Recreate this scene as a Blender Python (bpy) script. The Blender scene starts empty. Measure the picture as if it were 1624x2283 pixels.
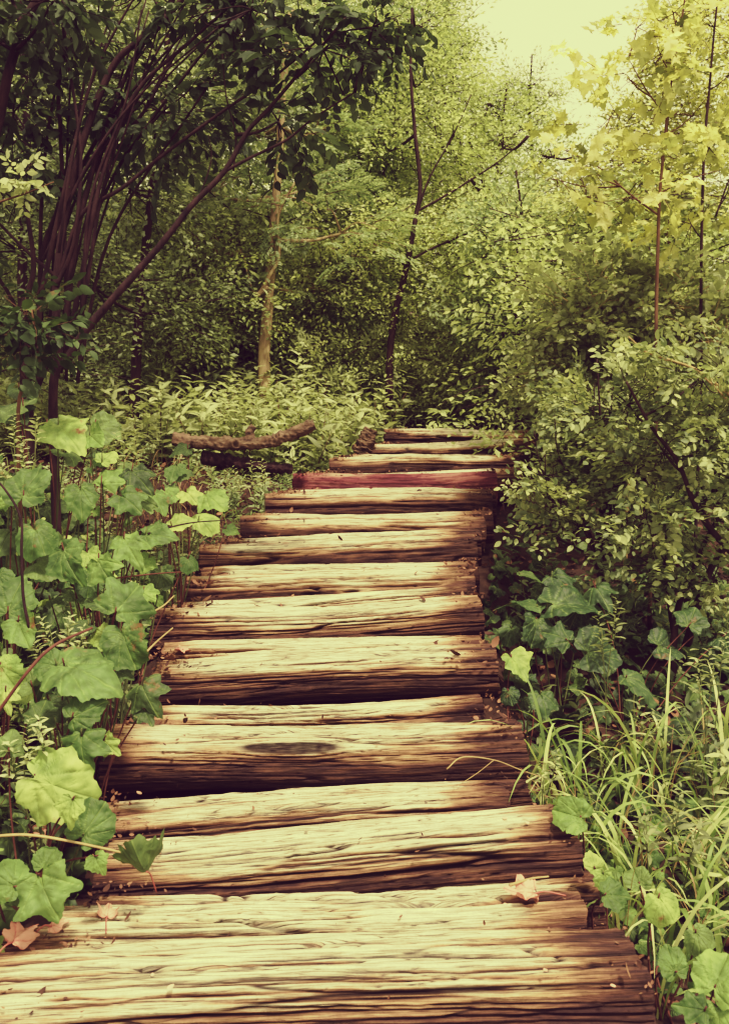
import bpy, math, random
import numpy as np
from mathutils import Vector, Matrix
C = bpy.data.collections.new('Scene'); bpy.context.scene.collection.children.link(C)
RS = np.random.RandomState(7); R = random.Random(11)
PI = math.pi
# ---------------------------------------------------------------- camera geometry (eye at the origin, y forward)
F_ = 2000.0; PITCH = math.atan(201.5/2000); CP, SP = math.cos(PITCH), math.sin(PITCH)
def at(px, py, d):
    """world point at forward distance d seen at this place of the photograph (1624 x 2283 frame)"""
    u = (px-812)/F_; v = (1141.5-py)/F_
    s = d/(CP+v*SP)
    return Vector((u*s, d, (v*CP-SP)*s))
# ---------------------------------------------------------------- numpy noise
def _h(ix, iy, iz, seed):
    n = (ix*374761393 + iy*668265263 + iz*2147483647 + seed*974634777) & 0xffffffff
    n = ((n ^ (n >> 13))*1274126177) & 0xffffffff
    n = ((n ^ (n >> 16))*2246822519) & 0xffffffff
    return ((n ^ (n >> 15)) & 0xffffff)/float(0xffffff)
def vnoise(x, y, z=0.0, seed=0):
    x, y, z = np.broadcast_arrays(np.asarray(x, float), np.asarray(y, float), np.asarray(z, float))
    ix, iy, iz = (np.floor(a).astype(np.int64) for a in (x, y, z))
    fx, fy, fz = x-ix, y-iy, z-iz
    fx, fy, fz = (a*a*(3-2*a) for a in (fx, fy, fz))
    def l(a, b, t): return a+(b-a)*t
    g = lambda a, b, c: _h(ix+a, iy+b, iz+c, seed)
    return l(l(l(g(0,0,0), g(1,0,0), fx), l(g(0,1,0), g(1,1,0), fx), fy),
             l(l(g(0,0,1), g(1,0,1), fx), l(g(0,1,1), g(1,1,1), fx), fy), fz)
def fbm(x, y, z=0.0, seed=0, o=4):
    r = 0; a = .5; t = 0
    for i in range(o):
        r = r+a*vnoise(np.asarray(x)*2**i, np.asarray(y)*2**i, np.asarray(z)*2**i, seed+i*17); t += a; a *= .5
    return r/t
def sstep(a, b, x):
    t = np.clip((np.asarray(x, float)-a)/(b-a), 0, 1); return t*t*(3-2*t)
# ---------------------------------------------------------------- objects
def tag(o, label=None, cat=None, group=None, kind=None):
    if label: o['label'] = label
    if cat: o['category'] = cat
    if group: o['group'] = group
    if kind: o['kind'] = kind
    return o
def empty(name, loc, label, cat, group=None):
    o = bpy.data.objects.new(name, None); C.objects.link(o); o.location = loc; o.empty_display_size = .1
    return tag(o, label, cat, group)
def mesh_from(name, V, T, mats, mi=None, attrs=None, smooth=True, quads=None, uv=None):
    """V (n,3), T (m,3) triangles, quads (k,4)"""
    me = bpy.data.meshes.new(name)
    V = np.asarray(V, np.float32)
    me.vertices.add(len(V)); me.vertices.foreach_set('co', V.ravel())
    parts = []; sizes = []
    if T is not None and len(T): parts.append(np.asarray(T, np.int32).ravel()); sizes.append(np.full(len(T), 3, np.int32))
    if quads is not None and len(quads): parts.append(np.asarray(quads, np.int32).ravel()); sizes.append(np.full(len(quads), 4, np.int32))
    L = np.concatenate(parts); S = np.concatenate(sizes)
    me.loops.add(len(L)); me.loops.foreach_set('vertex_index', L)
    me.polygons.add(len(S)); st = np.concatenate([[0], np.cumsum(S)[:-1]]).astype(np.int32)
    me.polygons.foreach_set('loop_start', st); me.polygons.foreach_set('loop_total', S)
    if mi is not None: me.polygons.foreach_set('material_index', np.asarray(mi, np.int32))
    me.polygons.foreach_set('use_smooth', np.full(len(S), smooth, bool))
    for m in mats: me.materials.append(m)
    for k, a in (attrs or {}).items():
        at_ = me.attributes.new(k, 'FLOAT', 'POINT'); at_.data.foreach_set('value', np.asarray(a, np.float32))
    if uv is not None:
        u = me.uv_layers.new(name='UVMap'); u.data.foreach_set('uv', np.asarray(uv, np.float32)[L].ravel())
    me.update(calc_edges=True); me.validate()
    return me
def link(name, me, parent=None, loc=None):
    o = bpy.data.objects.new(name, me); C.objects.link(o)
    if parent: o.parent = parent
    if loc is not None: o.location = loc
    return o
# ---------------------------------------------------------------- material helpers
def newmat(name):
    m = bpy.data.materials.new(name); m.use_nodes = True; n = m.node_tree; n.nodes.clear()
    return m, n, n.nodes, n.links
def ramp(nd, stops, interp='LINEAR'):
    r = nd.new('ShaderNodeValToRGB'); r.color_ramp.interpolation = interp
    e = r.color_ramp.elements
    while len(e) < len(stops): e.new(.5)
    for el, (p, c) in zip(e, stops): el.position = p; el.color = (*c, 1) if len(c) == 3 else c
    return r
def leaf_mat(name, cols, transl=.4, rough=.5, scale=3.0, tcol=(1.1, 1.12, .85), vein=False, spots=False, yellow=None):
    m, n, nd, lk = newmat(name)
    A = nd.new('ShaderNodeAttribute'); A.attribute_name = 'tint'
    geo = nd.new('ShaderNodeNewGeometry')
    nz = nd.new('ShaderNodeTexNoise'); nz.inputs['Scale'].default_value = scale; nz.inputs['Detail'].default_value = 3
    lk.new(geo.outputs['Position'], nz.inputs['Vector'])
    mx = nd.new('ShaderNodeMath'); mx.operation = 'MULTIPLY_ADD'; mx.inputs[1].default_value = .9; mx.inputs[2].default_value = -.45
    lk.new(nz.outputs['Fac'], mx.inputs[0])
    ad = nd.new('ShaderNodeMath'); ad.operation = 'ADD'; ad.use_clamp = True
    lk.new(A.outputs['Fac'], ad.inputs[0]); lk.new(mx.outputs[0], ad.inputs[1])
    src = ad
    if vein:
        oi = nd.new('ShaderNodeObjectInfo'); a2 = nd.new('ShaderNodeMath'); a2.operation = 'MULTIPLY_ADD'; a2.use_clamp = True
        a2.inputs[1].default_value = .75; lk.new(oi.outputs['Random'], a2.inputs[0]); 
        m3 = nd.new('ShaderNodeMath'); m3.operation = 'MULTIPLY_ADD'; m3.inputs[1].default_value = .7; m3.inputs[2].default_value = -.22
        lk.new(ad.outputs[0], m3.inputs[0]); lk.new(m3.outputs[0], a2.inputs[2]); src = a2
    k = len(cols)
    rp = ramp(nd, [(i/(k-1), c) for i, c in enumerate(cols)]); lk.new(src.outputs[0], rp.inputs[0])
    col = rp.outputs[0]
    if vein:
        V = nd.new('ShaderNodeAttribute'); V.attribute_name = 'vein'
        mv = nd.new('ShaderNodeMixRGB'); mv.blend_type = 'MIX'; mv.inputs[2].default_value = (.26, .36, .13, 1)
        mf = nd.new('ShaderNodeMath'); mf.operation = 'MULTIPLY'; mf.inputs[1].default_value = .38
        lk.new(V.outputs['Fac'], mf.inputs[0]); lk.new(mf.outputs[0], mv.inputs[0]); lk.new(col, mv.inputs[1]); col = mv.outputs[0]
        tc = nd.new('ShaderNodeTexCoord'); n2 = nd.new('ShaderNodeTexNoise'); n2.inputs['Scale'].default_value = 26; n2.inputs['Detail'].default_value = 5
        lk.new(geo.outputs['Position'], n2.inputs['Vector'])
        r2 = ramp(nd, [(.30, (.62, .64, .60)), (.7, (1.3, 1.28, 1.25))]); lk.new(n2.outputs['Fac'], r2.inputs[0])
        mm = nd.new('ShaderNodeMixRGB'); mm.blend_type = 'MULTIPLY'; mm.inputs[0].default_value = 1
        lk.new(col, mm.inputs[1]); lk.new(r2.outputs[0], mm.inputs[2]); col = mm.outputs[0]
        n3 = nd.new('ShaderNodeTexNoise'); n3.inputs['Scale'].default_value = 9; n3.inputs['Detail'].default_value = 6; n3.inputs['Roughness'].default_value = .65
        lk.new(geo.outputs['Position'], n3.inputs['Vector'])
        r3 = ramp(nd, [(.625, (0, 0, 0)), (.70, (1, 1, 1))]); lk.new(n3.outputs['Fac'], r3.inputs[0])
        ms = nd.new('ShaderNodeMixRGB'); ms.inputs[2].default_value = (.20, .085, .05, 1)
        lk.new(r3.outputs[0], ms.inputs[0]); lk.new(col, ms.inputs[1]); col = ms.outputs[0]
    p = nd.new('ShaderNodeBsdfPrincipled'); p.inputs['Roughness'].default_value = rough; p.inputs['Specular IOR Level'].default_value = .35
    t = nd.new('ShaderNodeBsdfTranslucent'); mc = nd.new('ShaderNodeMixRGB'); mc.blend_type = 'MULTIPLY'; mc.inputs[0].default_value = 1
    mc.inputs[2].default_value = (*tcol, 1); lk.new(col, mc.inputs[1]); lk.new(mc.outputs[0], t.inputs['Color']); lk.new(col, p.inputs['Base Color'])
    if vein:
        bp = nd.new('ShaderNodeBump'); bp.inputs['Strength'].default_value = .5; bp.inputs['Distance'].default_value = .004
        sm = nd.new('ShaderNodeMath'); sm.operation = 'SUBTRACT'; lk.new(n2.outputs['Fac'], sm.inputs[0]); lk.new(V.outputs['Fac'], sm.inputs[1])
        lk.new(sm.outputs[0], bp.inputs['Height']); lk.new(bp.outputs[0], p.inputs['Normal']); lk.new(bp.outputs[0], t.inputs['Normal'])
    s = nd.new('ShaderNodeMixShader'); s.inputs[0].default_value = transl
    o = nd.new('ShaderNodeOutputMaterial'); lk.new(p.outputs[0], s.inputs[1]); lk.new(t.outputs[0], s.inputs[2]); lk.new(s.outputs[0], o.inputs[0])
    return m
def bark_mat(name, c0, c1, scale=8.0, stretch=(1, 1, .25), bump=.6, rough=.9):
    m, n, nd, lk = newmat(name)
    g = nd.new('ShaderNodeNewGeometry'); mp = nd.new('ShaderNodeMapping'); mp.inputs['Scale'].default_value = stretch
    lk.new(g.outputs['Position'], mp.inputs['Vector'])
    nz = nd.new('ShaderNodeTexNoise'); nz.inputs['Scale'].default_value = scale; nz.inputs['Detail'].default_value = 6; nz.inputs['Roughness'].default_value = .65
    lk.new(mp.outputs[0], nz.inputs['Vector'])
    r = ramp(nd, [(.3, c0), (.7, c1)]); lk.new(nz.outputs['Fac'], r.inputs[0])
    p = nd.new('ShaderNodeBsdfPrincipled'); p.inputs['Roughness'].default_value = rough; p.inputs['Specular IOR Level'].default_value = .2
    lk.new(r.outputs[0], p.inputs['Base Color'])
    b = nd.new('ShaderNodeBump'); b.inputs['Strength'].default_value = bump; b.inputs['Distance'].default_value = .01
    lk.new(nz.outputs['Fac'], b.inputs['Height']); lk.new(b.outputs[0], p.inputs['Normal'])
    o = nd.new('ShaderNodeOutputMaterial'); lk.new(p.outputs[0], o.inputs[0])
    return m
def wood_mat(name, pale, mid, dark, side, red=False):
    """weathered log: long grain from the UVs (u along the log, v around it, metres), dirt in the cracks, crown paled by wear and painted-in top light"""
    m, n, nd, lk = newmat(name)
    uv = nd.new('ShaderNodeUVMap'); uv.uv_map = 'UVMap'
    oi = nd.new('ShaderNodeObjectInfo')
    def nz(su, sv, det=4, rough=.6, off=0.0):
        mp = nd.new('ShaderNodeMapping'); mp.inputs['Scale'].default_value = (su, sv, 1); mp.inputs['Location'].default_value = (off, off*2, 0)
        lk.new(uv.outputs[0], mp.inputs['Vector'])
        t = nd.new('ShaderNodeTexNoise'); t.noise_dimensions = '4D'; t.inputs['Scale'].default_value = 1; t.inputs['Detail'].default_value = det; t.inputs['Roughness'].default_value = rough
        ml = nd.new('ShaderNodeMath'); ml.operation = 'MULTIPLY'; ml.inputs[1].default_value = 40; lk.new(oi.outputs['Random'], ml.inputs[0]); lk.new(ml.outputs[0], t.inputs['W'])
        lk.new(mp.outputs[0], t.inputs['Vector']); return t
    def math_(op, a, b=None, c=None, clamp=False):
        q = nd.new('ShaderNodeMath'); q.operation = op; q.use_clamp = clamp
        for i, x in enumerate((a, b, c)):
            if x is None: continue
            if isinstance(x, (int, float)): q.inputs[i].default_value = x
            else: lk.new(x, q.inputs[i])
        return q.outputs[0]
    def mix(f, a, b, bt='MIX'):
        q = nd.new('ShaderNodeMixRGB'); q.blend_type = bt
        for i, x in enumerate((f, a, b)):
            if isinstance(x, (int, float)): q.inputs[i].default_value = x
            elif isinstance(x, tuple): q.inputs[i].default_value = (*x, 1)
            else: lk.new(x, q.inputs[i])
        return q.outputs[0]
    grain = nz(5, 210, 5, .72); broad = nz(3.0, 62, 5, .66, 3.1); blot = nz(4.5, 14, 6, .68, 7.7); fine = nz(16, 520, 3, .7, 1.7); peb = nz(160, 160, 3, .6, 4.0)
    wr = nd.new('ShaderNodeAttribute'); wr.attribute_name = 'worn'
    ck = nd.new('ShaderNodeAttribute'); ck.attribute_name = 'crack'
    g1 = ramp(nd, [(.34, (0, 0, 0)), (.62, (1, 1, 1))]); lk.new(grain.outputs['Fac'], g1.inputs[0])
    g2 = ramp(nd, [(.34, (0, 0, 0)), (.60, (1, 1, 1))]); lk.new(broad.outputs['Fac'], g2.inputs[0])
    g3 = ramp(nd, [(.36, (0, 0, 0)), (.64, (1, 1, 1))]); lk.new(blot.outputs['Fac'], g3.inputs[0])
    s = math_('MULTIPLY', g1.outputs[0], .13); s = math_('MULTIPLY_ADD', g2.outputs[0], .22, s); s = math_('MULTIPLY_ADD', g3.outputs[0], .26, s)
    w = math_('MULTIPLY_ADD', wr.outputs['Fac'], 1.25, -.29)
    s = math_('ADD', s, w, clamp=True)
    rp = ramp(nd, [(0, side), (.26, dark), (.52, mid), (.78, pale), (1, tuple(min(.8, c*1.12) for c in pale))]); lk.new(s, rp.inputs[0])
    f1 = ramp(nd, [(.35, (.74, .70, .68)), (.65, (1.1, 1.1, 1.1))]); lk.new(fine.outputs['Fac'], f1.inputs[0])
    col = mix(1.0, rp.outputs[0], f1.outputs[0], 'MULTIPLY')
    p1 = ramp(nd, [(.3, (.86, .84, .82)), (.7, (1.08, 1.08, 1.08))]); lk.new(peb.outputs['Fac'], p1.inputs[0])
    col = mix(1.0, col, p1.outputs[0], 'MULTIPLY')
    if red:
        rr = ramp(nd, [(.50, (0, 0, 0)), (.60, (1, 1, 1))]); lk.new(blot.outputs['Fac'], rr.inputs[0])
        col = mix(math_('MULTIPLY', rr.outputs[0], .45), col, (.40, .17, .15))
    ln1 = nz(1.5, 44, 3, .62, 11.0); ln2 = nz(2.4, 110, 3, .6, 15.0); gate = nz(3, 24, 4, .65, 19.0)
    def line(t, w):
        q = math_('ABSOLUTE', math_('SUBTRACT', t.outputs['Fac'], .5)); return math_('SUBTRACT', 1.0, math_('DIVIDE', q, w, clamp=True), clamp=True)
    gt = ramp(nd, [(.40, (0, 0, 0)), (.52, (1, 1, 1))]); lk.new(gate.outputs['Fac'], gt.inputs[0])
    lns = math_('MAXIMUM', math_('MULTIPLY', line(ln1, .016), .75), math_('MULTIPLY', math_('MULTIPLY', line(ln2, .03), gt.outputs[0]), .6))
    lns = math_('MULTIPLY', lns, 1.0 if not red else .5)
    col = mix(lns, col, (.050, .026, .020))
    col = mix(ck.outputs['Fac'], col, (.022, .011, .011))
    p = nd.new('ShaderNodeBsdfPrincipled'); p.inputs['Roughness'].default_value = .82; p.inputs['Specular IOR Level'].default_value = .25
    lk.new(col, p.inputs['Base Color'])
    h = math_('MULTIPLY_ADD', grain.outputs['Fac'], .7, math_('MULTIPLY', fine.outputs['Fac'], .35))
    h = math_('MULTIPLY_ADD', broad.outputs['Fac'], 1.1, h); h = math_('MULTIPLY_ADD', lns, -.8, h)
    b = nd.new('ShaderNodeBump'); b.inputs['Strength'].default_value = .9; b.inputs['Distance'].default_value = .006
    lk.new(h, b.inputs['Height']); lk.new(b.outputs[0], p.inputs['Normal'])
    o = nd.new('ShaderNodeOutputMaterial'); lk.new(p.outputs[0], o.inputs[0])
    return m
def endgrain_mat():
    m, n, nd, lk = newmat('end_grain')
    uv = nd.new('ShaderNodeUVMap'); uv.uv_map = 'UVMap'
    nz = nd.new('ShaderNodeTexNoise'); nz.inputs['Scale'].default_value = 30; nz.inputs['Detail'].default_value = 5; lk.new(uv.outputs[0], nz.inputs['Vector'])
    g = nd.new('ShaderNodeNewGeometry'); n2 = nd.new('ShaderNodeTexNoise'); n2.inputs['Scale'].default_value = 45; n2.inputs['Detail'].default_value = 5; lk.new(g.outputs['Position'], n2.inputs['Vector'])
    r = ramp(nd, [(.32, (.03, .017, .014)), (.55, (.12, .075, .045)), (.72, (.28, .20, .11))]); lk.new(n2.outputs['Fac'], r.inputs[0])
    p = nd.new('ShaderNodeBsdfPrincipled'); p.inputs['Roughness'].default_value = .9; lk.new(r.outputs[0], p.inputs['Base Color'])
    b = nd.new('ShaderNodeBump'); b.inputs['Distance'].default_value = .01; lk.new(n2.outputs['Fac'], b.inputs['Height']); lk.new(b.outputs[0], p.inputs['Normal'])
    o = nd.new('ShaderNodeOutputMaterial'); lk.new(p.outputs[0], o.inputs[0])
    return m
M = {}
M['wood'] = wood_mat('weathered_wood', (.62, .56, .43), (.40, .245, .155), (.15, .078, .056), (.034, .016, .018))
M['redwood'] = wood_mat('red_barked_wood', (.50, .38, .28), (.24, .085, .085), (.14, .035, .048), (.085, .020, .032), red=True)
M['end'] = endgrain_mat()
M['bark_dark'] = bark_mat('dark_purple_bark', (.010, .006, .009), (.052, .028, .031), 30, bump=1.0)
M['bark_mid'] = bark_mat('grey_brown_bark', (.12, .08, .055), (.42, .32, .20), 16)
M['bark_log'] = bark_mat('rough_bark', (.012, .008, .008), (.20, .13, .095), 30, (.5, 1, 1), 1.0)
M['twig'] = bark_mat('twig_bark', (.05, .026, .022), (.15, .085, .055), 20)
M['twig_pale'] = bark_mat('pale_twig', (.22, .15, .08), (.42, .31, .17), 20)
M['leaf_shade'] = leaf_mat('leaf_shade', [(.022, .032, .020), (.046, .066, .038), (.12, .16, .085)], .4, .65)  # the canopy's own shade put into a darker leaf colour
M['leaf_dark'] = leaf_mat('leaf_dark', [(.08, .10, .06), (.20, .24, .14), (.44, .48, .30)], .5, scale=4)  # shade of the left background painted into the leaf colour
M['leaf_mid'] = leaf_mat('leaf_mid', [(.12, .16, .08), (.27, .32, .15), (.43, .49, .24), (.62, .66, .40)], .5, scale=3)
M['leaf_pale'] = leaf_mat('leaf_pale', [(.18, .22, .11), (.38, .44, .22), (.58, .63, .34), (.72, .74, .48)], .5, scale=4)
M['leaf_fern'] = leaf_mat('leaf_fern', [(.14, .19, .11), (.27, .34, .19), (.46, .52, .33)], .5, scale=2.5)
M['leaf_yellow'] = leaf_mat('leaf_yellow', [(.12, .14, .06), (.34, .36, .14), (.64, .63, .28), (.80, .77, .46)], .6, scale=4)
M['leaf_herb'] = leaf_mat('leaf_herb', [(.14, .16, .09), (.31, .345, .18), (.56, .60, .38)], .5, scale=5)
M['leaf_bush'] = leaf_mat('leaf_bush', [(.06, .08, .045), (.16, .20, .11), (.34, .38, .19), (.56, .58, .34)], .42, scale=5)
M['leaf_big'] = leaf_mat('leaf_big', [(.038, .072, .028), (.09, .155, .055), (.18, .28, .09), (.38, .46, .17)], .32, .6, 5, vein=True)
M['leaf_big_dark'] = leaf_mat('leaf_big_dark', [(.024, .042, .020), (.060, .095, .038), (.13, .19, .07)], .25, .6, 5, vein=True)  # darker copy of the big leaf, shade among the plants painted in
M['leaf_big_shade'] = leaf_mat('leaf_big_shade', [(.014, .030, .016), (.030, .056, .026), (.055, .095, .04)], .2, .55, 5, vein=True)  # leaves right of the steps, the hollow's shade painted into their colour
M['grass'] = leaf_mat('grass_blade', [(.06, .10, .035), (.17, .25, .08), (.36, .46, .18), (.60, .62, .34)], .4, scale=6)
M['dry'] = leaf_mat('dry_grass', [(.16, .09, .05), (.30, .20, .11), (.45, .34, .18)], .3, scale=6)
M['litter'] = leaf_mat('leaf_litter', [(.035, .017, .015), (.085, .04, .03), (.18, .085, .06), (.26, .14, .09)], .1, .8, 8, tcol=(1, 1, 1))
M['pinkleaf'] = leaf_mat('fallen_pink_leaf', [(.28, .06, .07), (.60, .22, .19), (.72, .46, .36)], .2, .6, 14, tcol=(1, 1, 1))
M['soil'] = bark_mat('soil', (.012, .007, .007), (.060, .033, .026), 9, (1, 1, 1), 1.0)
M['stem_red'] = bark_mat('red_stem', (.06, .025, .025), (.14, .06, .05), 20)
M['stem_green'] = bark_mat('green_stem', (.05, .065, .03), (.13, .14, .06), 20)
# ---------------------------------------------------------------- geometry helpers
def smooth_pts(P, k=6):
    P = [np.array(p, float) for p in P]
    if len(P) < 3:
        return np.array([P[0]+(P[-1]-P[0])*t for t in np.linspace(0, 1, k+1)])
    Q = [2*P[0]-P[1]]+P+[2*P[-1]-P[-2]]; out = []
    for i in range(1, len(Q)-2):
        p0, p1, p2, p3 = Q[i-1:i+3]
        for t in np.linspace(0, 1, k, endpoint=False):
            out.append(.5*((2*p1)+(-p0+p2)*t+(2*p0-5*p1+4*p2-p3)*t*t+(-p0+3*p1-3*p2+p3)*t**3))
    out.append(P[-1]); return np.array(out)
def tube(P, r0, r1, seg=8, rough=.0, seed=0, k=6, pw=1.0, cap=True):
    P = smooth_pts(P, k); n = len(P)
    T = np.gradient(P, axis=0); T /= np.linalg.norm(T, axis=1)[:, None]+1e-9
    ref = np.array([0, 0, 1.]) if abs(T[:, 2]).mean() < .8 else np.array([0, 1., 0])
    A = np.cross(T, ref); A /= np.linalg.norm(A, axis=1)[:, None]+1e-9; B = np.cross(T, A)
    t = np.linspace(0, 1, n)**pw; r = r0+(r1-r0)*t
    th = np.linspace(0, 2*PI, seg, endpoint=False)
    rr = r[:, None]*np.ones(seg)
    if rough:
        rr = rr*(1+rough*(fbm(np.arange(n)[:, None]*.45, np.cos(th)[None]*1.5+9, np.sin(th)[None]*1.5+seed*3.3, seed)-.5)*2)
    V = P[:, None]+rr[..., None]*(np.cos(th)[None, :, None]*A[:, None]+np.sin(th)[None, :, None]*B[:, None])
    V = V.reshape(-1, 3); i = np.arange(n-1)[:, None]; j = np.arange(seg)[None]
    a = i*seg+j; b = i*seg+(j+1) % seg
    Q = np.stack([a, b, b+seg, a+seg], -1).reshape(-1, 4)
    Ts = np.zeros((0, 3), int)
    if cap:
        V = np.vstack([V, P[0], P[-1]]); c0, c1 = len(V)-2, len(V)-1; jj = np.arange(seg)
        Ts = np.vstack([np.stack([np.full(seg, c0), (jj+1) % seg, jj], 1), np.stack([np.full(seg, c1), (n-1)*seg+jj, (n-1)*seg+(jj+1) % seg], 1)])
    return V, Q, Ts
def tubes_mesh(name, items, mat):
    Vs, Qs, Ts = [], [], []; o = 0
    for V, Q, T in items: Vs.append(V); Qs.append(Q+o); Ts.append(T+o); o += len(V)
    return mesh_from(name, np.vstack(Vs), np.vstack(Ts), [mat], quads=np.vstack(Qs))
# leaf templates: y along the leaf, z its upper side
def t_rhomb(w=.5):
    return np.array([(0, 0, 0), (w/2, .45, .05), (0, 1, -.06), (-w/2, .45, .05)]), np.array([(0, 1, 2), (0, 2, 3)])
def t_oval(w=.55, droop=.15, tip=.0):
    ys = [0, .18, .5, .8]; ws = [0, .36*w, .5*w, .30*w]
    V = [(0, 0, 0)]; 
    for y, x in list(zip(ys, ws))[1:]:
        z = -droop*y*y; V += [(-x, y, z+.12*x), (0, y, z-.03), (x, y, z+.12*x)]
    V.append((0, 1, -droop)); F = [(0, 2, 1), (0, 3, 2)]
    for b in (1, 4): F += [(b, b+1, b+4), (b, b+4, b+3), (b+1, b+2, b+5), (b+1, b+5, b+4)]
    F += [(7, 8, 10), (8, 9, 10)]
    return np.array(V), np.array(F)
def t_maple():
    pts = [(0, .0), (.10, -.10), (.34, -.14), (.30, .04), (.52, .08), (.44, .20), (.60, .42), (.38, .40), (.30, .50), (.24, .46), (.20, .66), (.12, .68), (0, 1.0)]
    L = pts+[(-x, y) for x, y in pts[-2:0:-1]]
    V = [(x, y, .10*math.sin(7*x)-.18*y*y+.06*abs(x)) for x, y in L]; c = len(V); V.append((0, .25, -.03)); n = len(L)
    return np.array(V), np.array([(c, i, (i+1) % n) for i in range(n)][::-1])
def frames(d, up, roll=None):
    """rotation matrices (n,3,3) whose columns are side, direction, normal"""
    d = d/np.linalg.norm(d, axis=1)[:, None]
    s = np.cross(d, up); s /= np.linalg.norm(s, axis=1)[:, None]+1e-9
    nn = np.cross(s, d)
    if roll is not None:
        c, q = np.cos(roll)[:, None], np.sin(roll)[:, None]; s, nn = s*c+nn*q, nn*c-s*q
    return np.stack([s, d, nn], 2)
def inst(tv, tf, Rm, pos, sc, ti=None, tint=None):
    n = len(pos); V = np.einsum('nij,vj->nvi', Rm, tv)*np.asarray(sc)[:, None, None]+pos[:, None]
    F = tf[None]+(np.arange(n)*len(tv))[:, None, None]
    a = np.broadcast_to((0 if ti is None else ti)+np.zeros(len(tv)), (n, len(tv)))+(0 if tint is None else np.asarray(tint)[:, None])
    return V.reshape(-1, 3), F.reshape(-1, tf.shape[1]), a.reshape(-1)
def spray(kind, seed):
    """one twig one unit long with its leaves: V, F, tint, matindex (0 leaf, 1 twig)"""
    r = np.random.RandomState(seed)
    if kind == 'far': tv, tf = t_rhomb(.55); nl, ls, spread = 34, .125, .26
    elif kind == 'bush': tv, tf = t_oval(.58, .12); nl, ls, spread = 24, .19, .14
    elif kind == 'broad': tv, tf = t_oval(.56, .3); nl, ls, spread = 11, .34, .08
    elif kind == 'maple': tv, tf = t_maple(); nl, ls, spread = 9, .30, .12
    elif kind == 'pinnate': tv, tf = t_rhomb(.30); nl, ls, spread = 0, .2, 0
    elif kind == 'herb': tv, tf = t_oval(.30, .35); nl, ls, spread = 20, .30, .03
    Vs, Fs, As = [], [], []; o = 0
    if kind == 'pinnate':
        pos, dirs, sc = [], [], []
        for k in range(7):
            y = .08+.13*k; a = (1 if k % 2 else -1)*r.uniform(.7, 1.1) if k < 6 else 0
            D = np.array([math.sin(a), math.cos(a), r.uniform(-.15, .25)]); D /= np.linalg.norm(D); L = r.uniform(.34, .46)
            S = np.array([D[1], -D[0], 0]); 
            for q in range(9):
                t = .2+.1*q; z = -.35*t*t
                b = np.array([0, y, 0])+D*L*t+np.array([0, 0, z*L])
                for sg in (1, -1):
                    pos.append(b); dirs.append(S*sg*.9+D*.55+np.array([0, 0, -.15+r.normal()*.12])); sc.append(L*.30*math.sin(.4+t*2.2)**.5)
        pos, dirs, sc = np.array(pos), np.array(dirs), np.array(sc)
    else:
        t = np.linspace(.12, 1, nl); pos = np.zeros((nl, 3)); pos[:, 1] = t
        side = np.where(np.arange(nl) % 2, 1, -1)
        if kind == 'herb':
            ang = np.arange(nl)*2.4; dirs = np.stack([np.cos(ang), .35+r.rand(nl)*.5, np.sin(ang)], 1)
            sc = ls*(1.15-.6*t)*r.uniform(.8, 1.2, nl)
        else:
            a = side*r.uniform(.5, 1.25, nl)
            dirs = np.stack([np.sin(a), np.cos(a), r.normal(0, .35, nl)-.1], 1)
            pos[:, 0] = side*r.rand(nl)*spread; pos[:, 2] = r.normal(0, spread*.5, nl); pos[:, 2] -= .18*t*t
            sc = ls*r.uniform(.65, 1.2, nl)
    n = len(pos); upv = np.tile([0, 0, 1.], (n, 1)) if kind != 'herb' else np.tile([0, 1., 0], (n, 1))
    Rm = frames(dirs, upv+r.normal(0, .22, (n, 3)), r.normal(0, .35, n))
    tin = r.uniform(-.22, .22, n)
    V, F, a = inst(tv, tf, Rm, pos, sc, None, tin)
    Vt = np.array([(-.009, 0, 0), (.009, 0, 0), (.006, .5, -.03), (-.006, .5, -.03), (0, 1, -.15), (0, 0, .016), (0, .5, -.02)], float)
    if kind == 'herb': Vt[:, 2] += .0
    Ft = np.array([(0, 1, 2), (0, 2, 3), (3, 2, 4), (1, 5, 6), (1, 6, 2), (5, 0, 3), (5, 3, 6), (2, 6, 4), (6, 3, 4)])
    mi = np.concatenate([np.zeros(len(F), int), np.ones(len(Ft), int)])
    return np.vstack([V, Vt]), np.vstack([F, Ft+len(V)]), np.concatenate([a, np.full(len(Vt), .5)]), mi
SPR = {k: [spray(k, 100+i) for i in range(4)] for k in ('far', 'bush', 'broad', 'maple', 'pinnate', 'herb')}
def sprays_mesh(name, kind, pos, dirs, size, tint, mats, roll=.35, rs=RS, keep=None):
    n = len(pos); which = rs.randint(0, 4, n); Vs, Fs, As, Ms = [], [], [], []; o = 0
    up = np.tile([0, 0, 1.], (n, 1))+rs.normal(0, .25, (n, 3))
    if kind == 'herb': up = rs.normal(0, 1, (n, 3)); up[:, 2] *= .1
    Rm = frames(np.asarray(dirs, float), up, rs.normal(0, roll, n))
    for w in range(4):
        s = which == w
        if not s.any(): continue
        tv, tf, ta, tm = SPR[kind][w]
        V, F, a = inst(tv, tf, Rm[s], pos[s], size[s], ta, tint[s])
        Vs.append(V); Fs.append(F+o); As.append(a); Ms.append(np.tile(tm, s.sum())); o += len(V)
    return mesh_from(name, np.vstack(Vs), np.vstack(Fs), mats, np.concatenate(Ms), {'tint': np.clip(np.concatenate(As), 0, 1)}, smooth=(kind != 'far'))
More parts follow.
